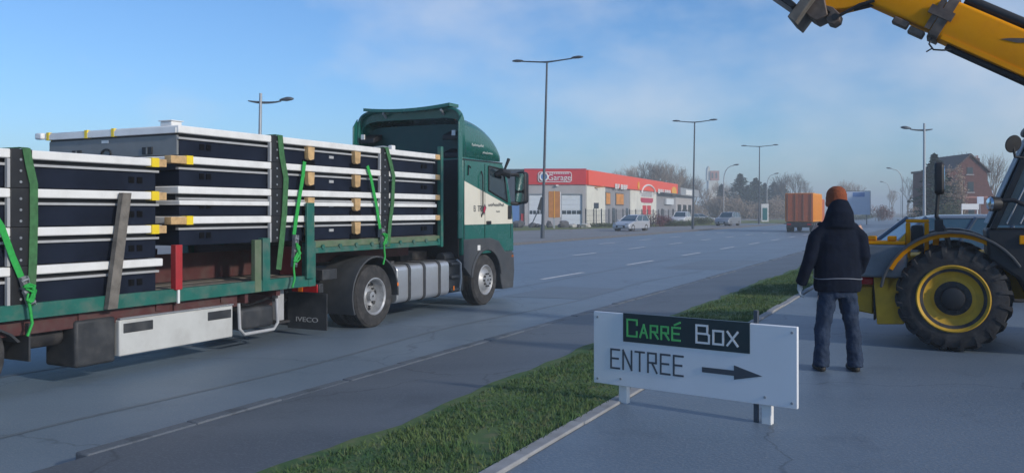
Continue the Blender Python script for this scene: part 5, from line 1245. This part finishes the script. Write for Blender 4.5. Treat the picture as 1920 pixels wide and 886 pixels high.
for i, (px, Z, row, lab, wd) in enumerate(((1704,215,330,'pale round bare tree left of the conifer, hazy',.9),(1672,240,352,'small hazy bare tree left of the pale round one',.5),(1778,128,290,'bare tree between the conifer and the house gable',.75),(1800,132,284,'wispy bare tree above the left roof slope of the house',.7),(1858,130,284,'bare tree behind the chimneys of the house',.6))):
    put_tree(i % 3, px, Z, row, lab, g3, wd)
cps = [conifer_proto(5, 11.5, 3.4), conifer_proto(9, 11.5, 4.2)]
uc = set()
for i, (px, Z, row, lab, wd) in enumerate(((1353,232,344,'small dark conifer behind the curved lamp',.8),(1388,228,324,'tallest and most pointed dark conifer in the middle of the far tree line',.95),(1402,236,346,'low conifer just right of the tallest pointed one',.8),(1417,230,332,'dark conifer left of the third double-armed lamp post',.9),(1434,240,342,'dark conifer directly above the totem sign',.8),(1452,240,340,'purplish dark conifer right of the totem sign',1.),(1468,238,342,'dark conifer at the left edge of the orange container',.9),(1752,98,286,'large dark conifer beside the crossing-arm lamp and the brick house',1.05))):
    p = cps[i % 2]
    if i % 2 in uc: T = copy_tree(p)
    else: T = p; uc.add(i % 2)
    h = (HZ-row)/F*Z+HC; k = h/11.5; T.location = W(px, Z, .1); T.rotation_euler = (0,0,px); wd *= 1.5 if Z > 150 else 1.0; T.scale = (k*wd, k*wd, k); T['label'] = lab; T['group'] = 'dark conifers in the far tree line'
g4 = 'brown thickets below the far trees'
for px, Z, row, wx, lab in ((1306,205,372,3.6,'brown thicket beside the second lamp post'),(1330,208,362,4.0,'brown thicket below the hazy tower'),(1352,206,366,4.0,'brown thicket below the curved lamp'),(1376,205,364,4.5,'brown thicket below the tallest conifer'),(1398,206,372,4.0,'brown thicket right of the off-roader'),(1418,208,380,3.8,'low brown thicket left of the totem sign'),(1447,205,372,4.2,'brown thicket right of the totem sign'),(1468,207,366,4.2,'brown thicket at the edge of the container lorry')):
    bush(lab, px, Z, wx, 3.0, (HZ-row)/F*Z+HC, 'twig', 2600, .22, 'thicket', g4)
g5 = 'bushes along the garage fence'
bush('dark red bush behind the silver hatchback', 1222, 100, 1.7, 1.0, 1.75, 'bush_red', 1800, .09, 'bush', g5)
bush('lower red bush right of the silver hatchback', 1244, 104, 1.8, 1.0, 1.45, 'bush_red', 1600, .09, 'bush', g5)
bush('green bush on the verge below the garage canopy', 1268, 104, 2.4, 1.0, .9, 'hedge', 1600, .09, 'bush', g5)
bush('green bush left of the second lamp post', 1290, 106, 1.8, 1.0, .8, 'hedge', 1300, .09, 'bush', g5)
bush('low hedge right of the second lamp post', 1322, 118, 2.4, 1.0, 1.1, 'hedge', 1400, .10, 'bush', g5)
bush('low green bush left of the silver hatchback', 1128, 98, 2.2, 1.0, .55, 'hedge', 1200, .08, 'bush', g5)
g6 = 'bushes along the far right side'
bush('reddish brown bush right of the billboard', 1650, 165, 3.0, 2.0, 3.3, 'twig_red', 2200, .15, 'bush', g6)
bush('tall brown thicket hiding the left half of the brick house', 1786, 100, 1.9, 1.5, 7.4, 'twig', 4200, .14, 'thicket', g6)
bush('brown bush at the foot of the conifer', 1727, 110, 1.8, 1.5, 2.6, 'twig', 1500, .12, 'bush', g6)
bush('dark hedge in front of the brick house', 1822, 84, 2.6, 1.2, 1.7, 'hedge', 2200, .10, 'bush', g6)
bush('dark hedge left of the brick house', 1782, 92, 2.4, 1.4, 3.2, 'hedge', 2400, .11, 'bush', g6)
bush('low hazy hedge beyond the road junction', 1612, 190, 5, 2.0, 1.6, 'hedge', 1800, .16, 'bush', g6)
# ---- brick house
HS = thing('brick_house', 'dark red brick house with a pointed gable and chimneys on the right', 'house', W(1770, 110, .1))
hw = 5.6
B().prism([(0,0),(hw,0),(hw,7.0),(hw*.60,9.0),(hw*.22,7.0),(0,7.0)], 0, 8.5).build('wall', 'brick', HS, normals=True)
rf = B(); rf.prism([(hw*.18,6.93),(hw*.60,9.06),(hw*1.05,6.80),(hw*1.05,6.98),(hw*.60,9.28),(hw*.16,7.1)], -.25, 8.7); ro = rf.build('roof', 'slate', HS, normals=True)
B().box(-.25, hw*.2, -.2, 8.6, 7.02, 7.3).build('roof', 'slate', HS)
for x in (4.35, 4.85): B().box(x, x+.42, 1.2, 1.9, 7.0, 8.75).build('chimney', 'brick', ro); 
b = B()
for x in (4.45,4.65,4.95,5.15): b.cyl((x,1.5,8.75),(x,1.5,9.1),.07,n=8)
b.build('chimney_pot', 'tower_pink', ro)
B().prism([(hw+.01,0),(hw+1.5,0),(hw+1.5,3.1),(hw+.9,4.0),(hw+.01,6.2)], .3, 7.5).build('side_wing', 'brick', HS, normals=True)
for x, z in ((1.0,4.3),(3.0,4.3),(1.0,1.4),(3.1,1.4),(2.9,6.6)):
    wi = B().box(x, x+.85, -.03, .05, z, z+1.35 if z < 6 else z+.9).build('window', 'slate', HS); B().box(x+.08, x+.77, -.05, -.032, z+.08, z+(1.27 if z < 6 else .82)).build('pane', 'glass', wi)
    B().box(x-.08, x+.93, -.10, -.002, z-.12, z-.01).build('sill', 'wall_grey', wi)
b = B(); b.box(-.02,hw+.02,-.035,-.003,3.55,3.75); b.build('brick_band', 'tower_pink', HS)
# ---- hazy tower
TW = thing('brick_tower', 'hazy pinkish tower far behind the trees, left of the curved lamp', 'tower', W(1337, 400, 0))
B().box(-2.6, 2.0, -2, 2, 0, 16.5).build('shaft', 'wall_cream', TW); B().box(-1.7, 2.4, -2.2, 2.2, 16.5, 21.0).build('belfry', 'tower_pink', TW); B().prism([(-3.2,16.5),(-1.75,16.5),(-1.75,22.2),(-2.3,23.2),(-3.0,22.0)], -1.5, 1.5).build('stair_turret', 'wall_cream', TW, normals=True)
for x in (-1.2, .6): B().box(x, x+.8, -2.25, -2.19, 17.5, 20).build('opening', 'glass', TW)
# ================================================================== HAZE
hz = B().box(-1900, 1900, -1900, 1900, -1, 27).build('haze', 'glass', smooth=0); hz['kind'] = 'stuff'
hm = bpy.data.materials.new('haze_air'); hm.use_nodes = True; t = hm.node_tree; t.nodes.clear(); ou = t.nodes.new('ShaderNodeOutputMaterial'); pv = t.nodes.new('ShaderNodeVolumePrincipled')
pv.inputs['Color'].default_value = (.86, .95, 1, 1); pv.inputs['Density'].default_value = .0017; pv.inputs['Anisotropy'].default_value = -.15
t.links.new(pv.outputs[0], ou.inputs['Volume']); hz.data.materials.clear(); hz.data.materials.append(hm)
